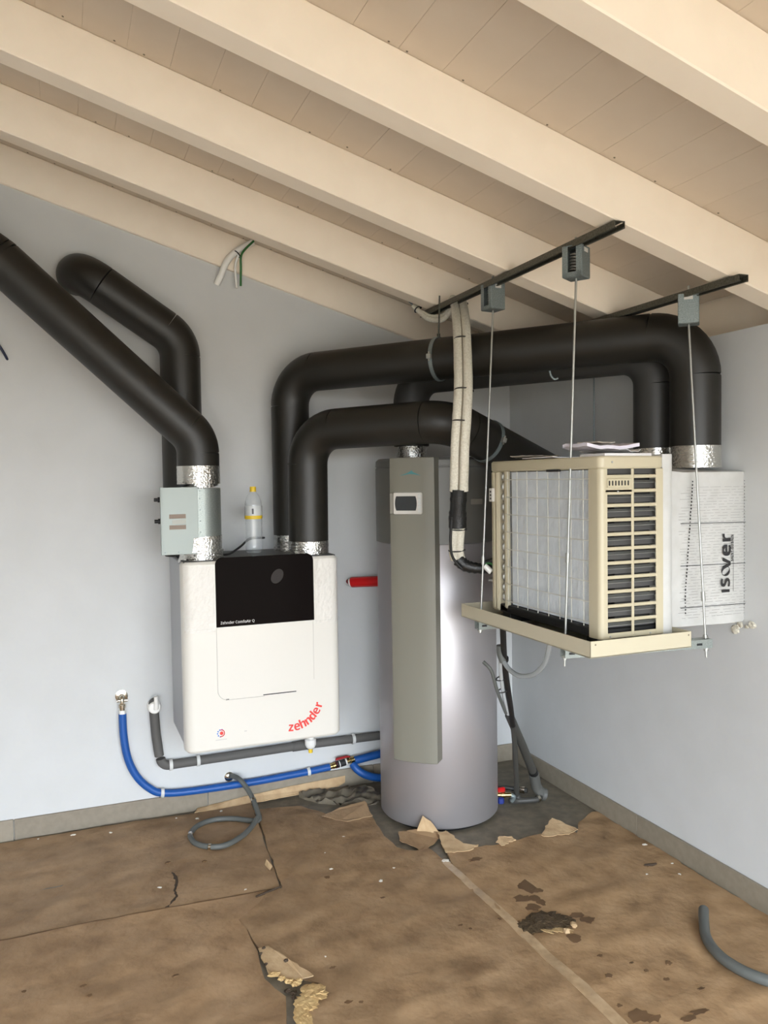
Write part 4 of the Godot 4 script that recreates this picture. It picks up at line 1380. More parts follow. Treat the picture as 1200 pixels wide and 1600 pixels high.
# ---------------------------------------------------------------- water pipes on the gable wall
func pipe_clip(label: String, at: Vector3, r: float, along := Vector3(1, 0, 0)) -> void:
	var o := thing("pipe_clip", at, label, "clip", "grey clips holding the wall pipes")
	var st := tool()
	var x := along.normalized()
	var y := Vector3(0, 0, 1).cross(x)
	var p := []
	for k in 15:
		var a := -PI / 2 - 0.5 + (PI + 1.0) * k / 14
		p.append([at + Vector3(0, 0, cos(a)) * (r + 0.001) + y * sin(a) * (r + 0.001), at + Vector3(0, 0, cos(a)) * (r + 0.0045) + y * sin(a) * (r + 0.0045), (Vector3(0, 0, cos(a)) + y * sin(a))])
	var h := x * 0.008
	for k in 14:
		var a = p[k]
		var b = p[k + 1]
		quad_s(st, a[1] - h, b[1] - h, b[1] + h, a[1] + h, a[2], b[2], b[2], a[2])
		face(st, [a[0] - h, b[0] - h, b[1] - h, a[1] - h], -x)
		face(st, [a[0] + h, b[0] + h, b[1] + h, a[1] + h], x)
	obj("strap", st, M.clip, o)
	obj("base", span(tool(), Vector3(at.x - 0.009, at.y - r * 0.7, 0), Vector3(at.x + 0.009, at.y + r * 0.7, at.z - r + 0.004), 0.002), M.clip, o)

func water_pipes() -> void:
	# blue pipe
	var z := 0.03
	var o := thing("water_pipe", Vector3(-1.7, 0.12, z), "bright blue water pipe curving down the gable wall and running right just above the skirting", "pipe")
	var p := curve([Vector3(-2.19, 0.545, z), Vector3(-2.187, 0.435, z), Vector3(-2.17, 0.32, z), Vector3(-2.13, 0.225, z), Vector3(-2.07, 0.157, z), Vector3(-2.01, 0.126, z), Vector3(-1.868, 0.113, z), Vector3(-1.542, 0.112, z), Vector3(-1.267, 0.122, z), Vector3(-1.142, 0.130, z)], 6)
	obj("pipe", tube(tool(), p, 0.0185, 16), M.blue, o)
	obj("end_sleeve", lathe(tool(), Vector3(-2.19, 0.543, z), [Vector2(0, 0), Vector2(0.016, 0), Vector2(0.016, 0.02), Vector2(0, 0.02)], 14), M.white, o)
	# brass connector at the head of the blue pipe
	var st := tool()
	lathe(st, Vector3(-2.19, 0.56, z), [Vector2(0, 0), Vector2(0.014, 0), Vector2(0.014, 0.012), Vector2(0.018, 0.014), Vector2(0.018, 0.03), Vector2(0.012, 0.034), Vector2(0.012, 0.05), Vector2(0, 0.052)], 8)
	tube(st, rounded([Vector3(-2.19, 0.595, z), Vector3(-2.19, 0.625, z), Vector3(-2.19, 0.625, 0.0)], 0.018, 6), 0.0125, 12)
	lathe(st, Vector3(-2.19, 0.625, 0.0), [Vector2(0, 0), Vector2(0.03, 0), Vector2(0.03, 0.004), Vector2(0.016, 0.008), Vector2(0, 0.008)], 18, Basis(Vector3.RIGHT, PI / 2))
	lathe(st, Vector3(-2.19, 0.61, z), [Vector2(0, -0.026), Vector2(0.008, -0.026), Vector2(0.008, 0.026), Vector2(0, 0.026)], 8, Basis(Vector3(0, 0, 1), PI / 2))
	tag(obj("pipe_elbow", st, M.chrome), "shiny metal elbow on the wall at the top end of the blue pipe", "fitting")
	# inline valve with a red lever
	var v := thing("shutoff_valve", Vector3(-1.08, 0.14, z), "brass shut-off valve with a red lever in the blue pipe left of the tank", "valve")
	var xb := Basis(Vector3(0, 0, 1), -PI / 2 + 0.16)
	st = tool()
	lathe(st, Vector3(-1.145, 0.129, z), [Vector2(0, 0), Vector2(0.014, 0), Vector2(0.014, 0.018), Vector2(0.017, 0.02), Vector2(0.017, 0.098), Vector2(0.014, 0.1), Vector2(0.014, 0.122), Vector2(0.019, 0.124), Vector2(0.019, 0.145), Vector2(0, 0.146)], 8, xb)
	tube(st, [Vector3(-1.04, 0.148, z), Vector3(-1.04, 0.172, z + 0.006)], 0.006, 8)
	obj("body", st, M.brass, v)
	for d in [[0.038, 0.046, M.red_dull], [0.036, 0.056, M.ink], [0.06, 0.094, M.ink]]:
		st = tool()
		lathe(st, Vector3(-1.145, 0.129, z), [Vector2(0.0172, d[0]), Vector2(0.0182, d[0]), Vector2(0.0182, d[1]), Vector2(0.0172, d[1])], 14, xb)
		obj("band", st, d[2], v)
	st = tool()
	lathe(st, Vector3(-1.145, 0.129, z), [Vector2(0.0172, 0.056), Vector2(0.0184, 0.056), Vector2(0.0184, 0.06), Vector2(0.0172, 0.06)], 14, xb)
	lathe(st, Vector3(-1.145, 0.129, z), [Vector2(0.0172, 0.092), Vector2(0.0184, 0.092), Vector2(0.0184, 0.1), Vector2(0.0172, 0.1)], 14, xb)
	obj("white_band", st, M.white, v)
	st = tool()
	prism(st, [Vector2(-1.112, 0.164), Vector2(-1.045, 0.172), Vector2(-1.028, 0.168), Vector2(-1.032, 0.178), Vector2(-1.05, 0.183), Vector2(-1.108, 0.177)], facing(z + 0.004), 0.012, 0.002)
	tag(obj("lever", st, M.red_dull, v), "red lever")
	o = thing("water_pipe", Vector3(-0.92, 0.16, 0.05), "short blue pipe running on level from the red-lever valve behind the tank", "pipe")
	obj("pipe", tube(tool(), [Vector3(-1.006, 0.150, 0.045), Vector3(-0.86, 0.168, 0.05), Vector3(-0.70, 0.186, 0.05)], 0.0215, 16), M.blue, o)
	o = thing("water_pipe", Vector3(-0.95, 0.08, 0.07), "blue pipe branching down from the red-lever valve to the floor behind the tank", "pipe")
	obj("pipe", tube(tool(), curve([Vector3(-1.02, 0.137, 0.052), Vector3(-1.0, 0.108, 0.075), Vector3(-0.95, 0.075, 0.09), Vector3(-0.86, 0.048, 0.09), Vector3(-0.72, 0.03, 0.07)], 5), 0.0205, 16), M.blue, o)
	# grey foam-covered drain pipe
	z = 0.032
	o = thing("insulated_pipe", Vector3(-1.5, 0.26, z), "dark grey foam-covered pipe running along the wall under the ventilation unit", "pipe")
	obj("drop", tube(tool(), [Vector3(-2.042, 0.54, z), Vector3(-2.035, 0.42, z), Vector3(-2.022, 0.315, z)], 0.0225, 16), M.grey_foam, o)
	obj("elbow", tube(tool(), arc(Vector3(-2.022, 0.40, z), Vector3(-2.014, 0.262, z), Vector3(-1.9, 0.263, z), 0.04, 8), 0.0232, 16), M.grey_foam, o)
	obj("run", tube(tool(), [Vector3(-1.976, 0.262, z), Vector3(-1.6, 0.265, z), Vector3(-1.30, 0.268, z)], 0.0225, 16), M.grey_foam, o)
	obj("joint", tube(tool(), [Vector3(-1.345, 0.267, z), Vector3(-1.30, 0.268, z), Vector3(-1.235, 0.268, z)], 0.0255, 16), M.grey_foam, o)
	obj("run", tube(tool(), [Vector3(-1.24, 0.268, z), Vector3(-0.83, 0.262, z), Vector3(-0.60, 0.26, z)], 0.0225, 16), M.grey_foam, o)
	# white tap at the head of the drop
	o = thing("wall_tap", Vector3(-2.04, 0.56, 0.03), "white plastic wall outlet with an upright lever at the top of the dark grey pipe", "tap")
	st = tool()
	lathe(st, Vector3(-2.04, 0.562, 0.0), [Vector2(0, 0), Vector2(0.032, 0), Vector2(0.032, 0.03), Vector2(0.029, 0.034), Vector2(0.029, 0.055), Vector2(0.024, 0.06), Vector2(0, 0.06)], 24, Basis(Vector3.RIGHT, PI / 2))
	obj("rosette", st, M.white, o)
	st = tool()
	tube(st, [Vector3(-2.034, 0.556, 0.06), Vector3(-2.034, 0.59, 0.068), Vector3(-2.036, 0.622, 0.072)], [0.0115, 0.0105, 0.009], 12)
	obj("lever", st, M.white, o)
	st = tool()
	tube(st, rounded([Vector3(-2.042, 0.535, 0.03), Vector3(-2.05, 0.584, 0.028), Vector3(-2.03, 0.588, 0.02)], 0.02, 5), 0.019, 12)
	obj("foam_end", st, M.grey_foam, o)
	# white trap hanging in front of the run
	o = thing("drain_trap", Vector3(-1.25, 0.28, 0.075), "white domed drain trap with a yellow tip under the right end of the ventilation unit", "trap")
	obj("dome", lathe(tool(), Vector3(-1.262, 0.262, 0.085), [Vector2(0, 0), Vector2(0.012, 0.0), Vector2(0.022, 0.008), Vector2(0.029, 0.022), Vector2(0.03, 0.05), Vector2(0.026, 0.054), Vector2(0.018, 0.056), Vector2(0.016, 0.14), Vector2(0, 0.14)], 24), M.white, o)
	obj("tip", lathe(tool(), Vector3(-1.262, 0.242, 0.085), [Vector2(0, 0), Vector2(0.011, 0), Vector2(0.012, 0.02), Vector2(0, 0.021)], 14), M.yellow, o)
	obj("link", tube(tool(), [Vector3(-1.262, 0.275, 0.085), Vector3(-1.268, 0.27, 0.04)], 0.012, 10), M.white, o)
	pipe_clip("grey clip on the blue pipe at the foot of its bend", Vector3(-2.012, 0.127, 0.03), 0.0185, Vector3(1, -0.12, 0))
	pipe_clip("grey clip on the blue pipe just left of the red-lever valve", Vector3(-1.26, 0.122, 0.03), 0.0185, Vector3(1, 0.07, 0))
	pipe_clip("grey clip on the dark grey pipe right beside its elbow", Vector3(-1.968, 0.262, 0.032), 0.0235)
	pipe_clip("grey clip on the dark grey pipe under the left end of the ventilation unit", Vector3(-1.834, 0.264, 0.032), 0.0235)
	pipe_clip("grey clip on the dark grey pipe between the ventilation unit and the tank", Vector3(-1.008, 0.265, 0.032), 0.0235)
	# grey hose coming out of the wall and coiled on the floor
	o = thing("floor_hose", Vector3(-1.6, 0.0, 0.3), "thin grey hose from the gable wall, lying in a loop on the floor", "hose")
	var hs := curve([Vector3(-1.675, 0.148, -0.01), Vector3(-1.66, 0.158, 0.03), Vector3(-1.635, 0.152, 0.075), Vector3(-1.607, 0.115, 0.11), Vector3(-1.588, 0.075, 0.16), Vector3(-1.582, 0.035, 0.24), Vector3(-1.588, 0.018, 0.29),
		Vector3(-1.62, 0.018, 0.285), Vector3(-1.70, 0.019, 0.225), Vector3(-1.79, 0.019, 0.20), Vector3(-1.87, 0.019, 0.235), Vector3(-1.92, 0.019, 0.32), Vector3(-1.915, 0.019, 0.42), Vector3(-1.862, 0.019, 0.485), Vector3(-1.79, 0.019, 0.50), Vector3(-1.70, 0.019, 0.435), Vector3(-1.635, 0.02, 0.35), Vector3(-1.597, 0.036, 0.302)], 6)
	obj("tube", tube(tool(), hs, 0.0125, 12), M.grey_tube, o)
	for k in [2, 24, 66, 78]:
		obj("silver_ring", tube(tool(), [hs[k], hs[k + 1]], 0.0145, 12), M.chrome, o)
	st = tool()
	lathe(st, Vector3(-1.675, 0.148, 0.0), [Vector2(0, 0), Vector2(0.024, 0), Vector2(0.024, 0.004), Vector2(0.014, 0.012), Vector2(0, 0.012)], 16, Basis(Vector3.RIGHT, PI / 2))
	obj("wall_plate", st, M.chrome, o)
	# hose end lying at the right
	o = thing("hose_end", Vector3(-0.36, 0.0, 2.1), "dark grey hose end curving over the brown paper at the right picture edge", "hose")
	hs = curve([Vector3(-0.245, 0.036, 1.80), Vector3(-0.30, 0.030, 1.86), Vector3(-0.362, 0.026, 1.94), Vector3(-0.395, 0.025, 2.03), Vector3(-0.396, 0.025, 2.11), Vector3(-0.372, 0.025, 2.18), Vector3(-0.32, 0.025, 2.25), Vector3(-0.24, 0.025, 2.32), Vector3(-0.12, 0.025, 2.40)], 6)
	obj("tube", tube(tool(), hs, 0.0185, 14), M.grey_tube, o)
	var d: Vector3 = (hs[0] - hs[1]).normalized()
	obj("muddy_opening", tube(tool(), [hs[0] - d * 0.002, hs[0] + d * 0.001], 0.0135, 12), mat(c8(96, 62, 48), 0.8), o)
	# red sleeve behind the tank, red wheel between tank and heat pump
	o = thing("red_pipe", Vector3(-0.9, 1.12, 0.1), "short red sleeved pipe between the gable wall and the left side of the tank", "pipe")
	obj("sleeve", tube(tool(), [Vector3(-1.012, 1.117, 0.052), Vector3(-1.006, 1.118, 0.056), Vector3(-0.93, 1.124, 0.12), Vector3(-0.83, 1.132, 0.2)], [0.024, 0.0275, 0.0275, 0.0275], 18), M.red, o)
	obj("pale_lining", tube(tool(), [Vector3(-1.016, 1.114, 0.049), Vector3(-1.008, 1.117, 0.056)], 0.0225, 14), M.white, o)
	obj("inner_pipe", tube(tool(), [Vector3(-1.01, 1.116, -0.02), Vector3(-1.01, 1.117, 0.056), Vector3(-0.98, 1.12, 0.08)], 0.012, 10), M.red_dull, o)
	o = thing("valve_wheel", Vector3(-0.5, 1.18, 0.78), "dark red round valve wheel on the tank, half hidden by the heat pump's rear post", "valve")
	var n := Vector3(0.574, 0, 0.819)
	var wb := Basis(Vector3(n.z, 0, -n.x), n, Vector3.UP)
	obj("wheel", lathe(tool(), Vector3(-0.709, 1.175, 0.479) + n * 0.335, [Vector2(0, 0), Vector2(0.034, 0), Vector2(0.038, 0.004), Vector2(0.038, 0.014), Vector2(0.033, 0.018), Vector2(0, 0.018)], 24, wb), M.red_dull, o)
	obj("spindle", lathe(tool(), Vector3(-0.709, 1.175, 0.479) + n * 0.285, [Vector2(0.012, 0), Vector2(0.012, 0.03), Vector2(0.009, 0.032), Vector2(0.009, 0.05)], 12, wb), M.zinc, o)

# ---------------------------------------------------------------- condensate pipes in the corner
func condensate_lines() -> void:
	var o := thing("drain_hose", Vector3(-0.62, 0.8, 1.0), "slim black drain hose falling from under the drip tray to the floor in the corner", "hose")
	obj("hose", tube(tool(), curve([Vector3(-0.70, 1.075, 1.12), Vector3(-0.690, 1.03, 1.10), Vector3(-0.634, 0.832, 1.017), Vector3(-0.542, 0.621, 0.901), Vector3(-0.48, 0.49, 0.82)], 5), 0.0135, 12), M.rubber, o)
	obj("tail", tube(tool(), curve([Vector3(-0.48, 0.49, 0.82), Vector3(-0.426, 0.36, 0.745), Vector3(-0.36, 0.15, 0.645), Vector3(-0.322, 0.03, 0.58)], 5), 0.0125, 12), M.dark_tube, o)
	obj("clamp", tube(tool(), [Vector3(-0.645, 0.872, 1.032), Vector3(-0.641, 0.858, 1.026)], 0.019, 12), M.rubber, o)
	o = thing("waste_pipe", Vector3(-0.4, 0.35, 0.8), "thick dark grey waste pipe right of the slim hose, ending in a grey bend", "pipe")
	obj("pipe", tube(tool(), [Vector3(-0.505, 0.545, 0.83), Vector3(-0.38, 0.36, 0.735), Vector3(-0.262, 0.175, 0.645)], 0.021, 14), M.dark_tube, o)
	obj("collar", tube(tool(), [Vector3(-0.268, 0.185, 0.65), Vector3(-0.256, 0.166, 0.64)], 0.023, 14), M.rubber, o)
	obj("bend", tube(tool(), rounded([Vector3(-0.256, 0.166, 0.64), Vector3(-0.215, 0.075, 0.60), Vector3(-0.18, 0.034, 0.60)], 0.05, 6), 0.0265, 14), M.fitting, o)
	obj("mouth", tube(tool(), [Vector3(-0.182, 0.036, 0.60), Vector3(-0.165, 0.03, 0.605)], [0.031, 0.031], 14), M.fitting, o)
	obj("dark_opening", tube(tool(), [Vector3(-0.168, 0.031, 0.603), Vector3(-0.1635, 0.0295, 0.6055)], 0.022, 14), M.black, o)
	o = thing("clear_hose", Vector3(-0.65, 0.83, 1.2), "clear plastic hose sagging from under the drip tray to the clamp on the black hose", "hose")
	obj("hose", tube(tool(), curve([Vector3(-0.668, 1.075, 1.44), Vector3(-0.668, 1.0, 1.425), Vector3(-0.648, 0.915, 1.36), Vector3(-0.642, 0.85, 1.27), Vector3(-0.65, 0.823, 1.18), Vector3(-0.652, 0.828, 1.10), Vector3(-0.655, 0.856, 1.045)], 5), 0.0105, 12), mat(c8(168, 172, 172, 0.75), 0.15), o)
	obj("hose_top", tube(tool(), curve([Vector3(-0.655, 0.856, 1.04), Vector3(-0.667, 0.89, 1.035), Vector3(-0.672, 0.93, 1.04)], 4), 0.015, 12), M.grey_tube, o)
	o = thing("clear_tube_pair", Vector3(-0.62, 0.75, 0.97), "pair of thin clear tubes strapped to the black hose right beside the tank", "tube")
	obj("tube", tube(tool(), curve([Vector3(-0.664, 0.89, 1.03), Vector3(-0.645, 0.80, 1.00), Vector3(-0.592, 0.68, 0.93), Vector3(-0.528, 0.56, 0.86)], 5), 0.0085, 10), mat(c8(190, 194, 194, 0.8), 0.15), o)
	obj("tube", tube(tool(), curve([Vector3(-0.70, 0.84, 0.94), Vector3(-0.672, 0.80, 0.965), Vector3(-0.63, 0.70, 0.94), Vector3(-0.545, 0.57, 0.868)], 5), 0.008, 10), M.grey_tube, o)
	for q in [Vector3(-0.628, 0.766, 0.975), Vector3(-0.602, 0.70, 0.942)]:
		tie(o, q, Vector3(0.5, -1.0, -0.6), Vector3(1, 0.2, 0.3), 0.024, 0.012)
	o = thing("floor_pipe", Vector3(-0.28, 0.02, 0.58), "grey pipework lying on the concrete between the tank's drain valve and the waste bend", "pipe")
	obj("run", tube(tool(), curve([Vector3(-0.372, 0.03, 0.60), Vector3(-0.33, 0.022, 0.597), Vector3(-0.27, 0.022, 0.615), Vector3(-0.225, 0.024, 0.625), Vector3(-0.18, 0.03, 0.60)], 5), 0.0145, 12), M.dark_tube, o)
	obj("branch", tube(tool(), curve([Vector3(-0.322, 0.05, 0.585), Vector3(-0.318, 0.03, 0.59), Vector3(-0.30, 0.022, 0.603)], 4), 0.015, 12), M.dark_tube, o)
	obj("back_run", tube(tool(), [Vector3(-0.44, 0.035, 0.42), Vector3(-0.30, 0.03, 0.44), Vector3(-0.22, 0.03, 0.52)], 0.013, 12), M.dark_tube, o)
	obj("silver_nut", tube(tool(), [Vector3(-0.245, 0.03, 0.49), Vector3(-0.228, 0.03, 0.508)], 0.018, 6), M.chrome, o)
	obj("silver_nut", tube(tool(), [Vector3(-0.228, 0.024, 0.624), Vector3(-0.213, 0.026, 0.62)], 0.018, 6), M.chrome, o)
	o = thing("drain_valve", Vector3(-0.42, 0.09, 0.62), "small drain valve low on the tank's right side with a red and a blue handle", "valve")
	var a := Vector3(-0.709, 0.066, 0.479) - Vector3(0.93, 0, 0.37) * 0.008
	var n := Vector3(0.93, 0, 0.37).normalized()
	var b := Basis(Vector3(n.z, 0, -n.x), n, Vector3.UP)
	obj("body", lathe(tool(), a + n * 0.285, [Vector2(0.018, 0), Vector2(0.018, 0.01), Vector2(0.011, 0.012), Vector2(0.011, 0.035), Vector2(0.016, 0.036), Vector2(0.016, 0.055), Vector2(0.012, 0.057), Vector2(0.012, 0.085), Vector2(0, 0.086)], 10, b), M.brass, o)
	obj("outlet", tube(tool(), curve([a + n * 0.365, a + n * 0.385 + Vector3(0, -0.012, 0), Vector3(-0.365, 0.03, 0.605)], 4), 0.011, 10), M.galv_dark, o)
	var st := tool()
	box(st, a + n * 0.318 + Vector3(0, 0.028, 0.006), Vector3(0.04, 0.024, 0.02), 0.006, Basis(n, Vector3.UP, n.cross(Vector3.UP)).rotated(Vector3(0, 0, 1), 0.2))
	tag(obj("handle", st, M.red, o), "red handle")
	st = tool()
	box(st, a + n * 0.312 + Vector3(0, -0.024, 0.014), Vector3(0.03, 0.034, 0.02), 0.006, Basis(n, Vector3.UP, n.cross(Vector3.UP)))
	tag(obj("handle", st, M.handle_blue, o), "dark blue handle")

# ---------------------------------------------------------------- brown paper on the floor
func cardboard() -> void:
	var V := func(x: float, y: float) -> Vector2: return Vector2(x, y)
	var F := 5.35
	var st := tool()
	sheet(st, ragged([V.call(-4.58, 0.03), V.call(-2.6, 0.026), V.call(-1.95, 0.05), V.call(-1.575, 0.05), V.call(-1.596, 0.311), V.call(-1.652, 0.952), V.call(-2.69, 0.93), V.call(-4.58, 0.89)], 0.08, 0.004, 1.0), 0.0, 0.004, 0.06, WAVE, WAVE_F)
	tag(obj("floor_paper", st, M.card[0]), "brown floor paper sheet along the gable wall at the back left", "floor paper")
	st = tool()
	sheet(st, ragged([V.call(-4.58, 0.888), V.call(-2.69, 0.928), V.call(-1.70, 0.948), V.call(-1.70, 1.02), V.call(-1.849, 1.133), V.call(-1.839, 1.365), V.call(-1.852, 1.523), V.call(-1.812, 1.65), V.call(-1.835, 1.745), V.call(-1.88, 1.9), V.call(-1.905, 3.0), V.call(-1.905, F), V.call(-4.58, F)], 0.08, 0.004, 2.0), 0.0, 0.0062, 0.06, WAVE, WAVE_F)
	tag(obj("floor_paper", st, M.card[1]), "brown floor paper sheet at the front left, rumpled in long ridges", "floor paper")
	st = tool()
	sheet(st, ragged([V.call(-1.58, 0.13), V.call(-1.46, 0.16), V.call(-1.348, 0.184), V.call(-1.23, 0.37), V.call(-1.06, 0.375), V.call(-1.072, 0.541), V.call(-1.09, 0.684), V.call(-1.081, 0.816), V.call(-1.02, 0.89), V.call(-0.955, 0.86), V.call(-0.945, 0.99), V.call(-0.925, 1.054), V.call(-0.915, 2.15), V.call(-0.90, F), V.call(-1.89, F), V.call(-1.89, 3.0), V.call(-1.865, 1.9), V.call(-1.79, 1.76), V.call(-1.72, 1.70), V.call(-1.69, 1.62), V.call(-1.76, 1.53), V.call(-1.81, 1.46), V.call(-1.829, 1.36), V.call(-1.858, 1.133), V.call(-1.75, 1.03), V.call(-1.71, 0.966), V.call(-1.646, 0.958), V.call(-1.588, 0.31)], 0.05, 0.006, 3.0), 0.0, 0.0076, 0.06, WAVE, WAVE_F)
	tag(obj("floor_paper", st, M.card[2]), "large brown floor paper sheet in the middle, torn where it meets the tank", "floor paper")
	st = tool()
	sheet(st, ragged([V.call(-0.918, 1.054), V.call(-0.87, 0.83), V.call(-0.813, 0.81), V.call(-0.807, 0.921), V.call(-0.731, 0.948), V.call(-0.636, 0.958), V.call(-0.569, 0.958), V.call(-0.41, 0.95), V.call(-0.29, 0.94), V.call(-0.255, 1.009), V.call(-0.191, 0.925), V.call(-0.10, 0.86), V.call(-0.041, 0.828), V.call(-0.016, 0.835), V.call(-0.016, F), V.call(-0.893, F), V.call(-0.908, 2.15)], 0.035, 0.009, 4.0), 0.0, 0.004, 0.06, WAVE, WAVE_F)
	tag(obj("floor_paper", st, M.card[3]), "brown floor paper sheet along the right wall with a ragged far edge", "floor paper")
	# dark strip painted in as shade of the joint between the two left sheets
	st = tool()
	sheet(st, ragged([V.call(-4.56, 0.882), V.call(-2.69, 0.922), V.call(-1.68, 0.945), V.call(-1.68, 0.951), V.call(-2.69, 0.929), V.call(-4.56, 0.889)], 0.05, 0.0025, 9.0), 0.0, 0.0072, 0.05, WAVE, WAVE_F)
	tag(obj("joint_shade", st, M.stain_shade), "thin dark line painted as shade in the joint between the two left floor papers", "dirt")
	# tape over the joint
	st = tool()
	sheet(st, ragged([V.call(-0.957, 1.03), V.call(-0.927, 1.025), V.call(-0.895, 1.9), V.call(-0.878, 3.0), V.call(-0.87, F), V.call(-0.91, F), V.call(-0.92, 3.0), V.call(-0.936, 1.9)], 0.12, 0.003, 5.0), 0.0, 0.0092, 0.05, WAVE, WAVE_F)
	tag(obj("tape_strip", st, M.tape), "long pale brown tape strip over the joint between the middle and right floor papers", "tape")
	# torn flaps
	st = tool()
	torn(st, [V.call(-1.045, 0.76), V.call(-0.985, 0.885), V.call(-0.90, 0.84), V.call(-0.835, 0.775), V.call(-0.885, 0.735), V.call(-0.95, 0.705), V.call(-1.02, 0.69)], [0.012, 0.006, 0.008, 0.012, 0.045, 0.022, 0.018], 1.0)
	tag(obj("torn_flap", st, M.card[2]), "torn brown paper flap lifted against the foot of the tank", "torn paper")
	st = tool()
	torn(st, [V.call(-0.945, 0.735), V.call(-0.895, 0.77), V.call(-0.845, 0.778), V.call(-0.878, 0.742), V.call(-0.91, 0.722)], [0.03, 0.03, 0.012, 0.065, 0.088], 2.0)
	tag(obj("torn_flap", st, M.card_pale), "small pale flap standing up against the tank's foot, beside the lifted brown flap", "torn paper")
	st = tool()
	torn(st, [V.call(-1.29, 0.36), V.call(-1.19, 0.34), V.call(-1.06, 0.345), V.call(-1.062, 0.46), V.call(-1.2, 0.47)], [0.012, 0.03, 0.045, 0.014, 0.012], 3.0)
	tag(obj("torn_flap", st, M.card[0]), "curled corner of the middle floor paper to the left of the tank foot", "torn paper")
	st = tool()
	torn(st, [V.call(-0.868, 0.80), V.call(-0.82, 0.785), V.call(-0.797, 0.915), V.call(-0.735, 0.945), V.call(-0.80, 0.975), V.call(-0.905, 0.95)], [0.03, 0.028, 0.016, 0.012, 0.009, 0.010], 4.0, 0.003, 0.014, 0.008)
	tag(obj("torn_flap", st, M.card_pale), "pale torn paper edge in front of the tank at the head of the tape", "torn paper")
	st = tool()
	torn(st, [V.call(-0.645, 0.95), V.call(-0.63, 0.93), V.call(-0.56, 0.94), V.call(-0.555, 0.965), V.call(-0.64, 0.985)], [0.009, 0.022, 0.018, 0.01, 0.009], 5.0, 0.003, 0.012, 0.008)
	tag(obj("torn_flap", st, M.card_pale), "small pale torn scrap at the ragged paper edge right of the tank", "torn paper")
	st = tool()
	torn(st, [V.call(-0.425, 0.965), V.call(-0.36, 0.915), V.call(-0.30, 0.875), V.call(-0.27, 0.92), V.call(-0.235, 0.985), V.call(-0.30, 1.01), V.call(-0.40, 0.995)], [0.009, 0.02, 0.035, 0.026, 0.012, 0.009, 0.009], 6.0, 0.003, 0.016, 0.010)
	tag(obj("torn_flap", st, M.card_pale), "peaked pale torn flap at the ragged paper edge between tank and right wall", "torn paper")
	# strip leaning on the skirting, crumpled grey sheet behind the tank's left
	st = tool()
	var strip := [V.call(-1.86, 0.05), V.call(-1.60, 0.045), V.call(-1.35, 0.048), V.call(-1.10, 0.04), V.call(-1.055, 0.03), V.call(-1.05, 0.016), V.call(-1.35, 0.017), V.call(-1.60, 0.017), V.call(-1.84, 0.018)]
	torn(st, strip, [0.006, 0.005, 0.012, 0.02, 0.03, 0.06, 0.05, 0.034, 0.012], 7.0, 0.004, 0.02, 0.004)
	tag(obj("paper_strip", st, M.card_pale), "long pale brown paper strip leaning on the skirting under the blue pipe", "torn paper")
	st = tool()
	sheet(st, ragged([V.call(-1.32, 0.05), V.call(-1.05, 0.045), V.call(-0.94, 0.16), V.call(-0.93, 0.24), V.call(-0.98, 0.30), V.call(-1.12, 0.26), V.call(-1.25, 0.17)], 0.04, 0.01, 7.0), 0.0, 0.008, 0.02, 0.035, 4.5)
	tag(obj("crumpled_paper", st, M.concrete), "crumpled dusty grey paper on the bare concrete between the skirting and the tank", "torn paper")
	# hole in the paper at the bottom of the picture
	st = tool()
	torn(st, [V.call(-1.836, 1.36), V.call(-1.80, 1.363), V.call(-1.752, 1.48), V.call(-1.70, 1.585), V.call(-1.77, 1.585), V.call(-1.834, 1.51)], [0.014, 0.016, 0.02, 0.012, 0.006, 0.006], 8.0)
	tag(obj("torn_flap", st, M.card_pale), "long pale folded flap at the top of the hole in the floor paper", "torn paper")
	st = tool()
	for q in [[-1.818, 1.522, 0.02, 0.013], [-1.80, 1.555, 0.013, 0.009], [-1.782, 1.578, 0.016, 0.010], [-1.766, 1.60, 0.016, 0.013], [-1.752, 1.588, 0.012, 0.007]]:
		lump(st, Vector3(q[0], 0.012, q[1]), Vector3(q[2], 0.006, q[3]), q[0] * 50.0, 0.45, 16)
	tag(obj("yellow_crumbs", st, M.card_yellow), "bright yellowish torn crumbs in the middle of the floor hole", "torn paper")
	st = tool()
	lump(st, Vector3(-1.725, 0.016, 1.672), Vector3(0.04, 0.007, 0.045), 2.0, 0.3, 28)
	lump(st, Vector3(-1.763, 0.014, 1.715), Vector3(0.036, 0.006, 0.042), 5.0, 0.3, 28)
	lump(st, Vector3(-1.79, 0.012, 1.77), Vector3(0.025, 0.006, 0.05), 9.0, 0.3, 28)
	tag(obj("paper_wad", st, M.card_yellow), "wadded ochre torn paper at the lower end of the floor hole", "torn paper")
	st = tool()
	for q in [[-1.818, 1.372, 0.006], [-1.836, 1.40, 0.006], [-1.765, 1.475, 0.008], [-1.80, 1.62, 0.01], [-1.79, 1.66, 0.008], [-1.835, 1.47, 0.006], [-1.785, 1.64, 0.012]]:
		lump(st, Vector3(q[0], 0.021 if q[1] < 1.5 else 0.008, q[1]), Vector3(q[2], 0.004, q[2]), q[1] * 30.0, 0.5)
	tag(obj("dirt_crumbs", st, M.stain_dark), "dark crumbs of dirt in the floor hole", "dirt", "", "stuff")
	mud()

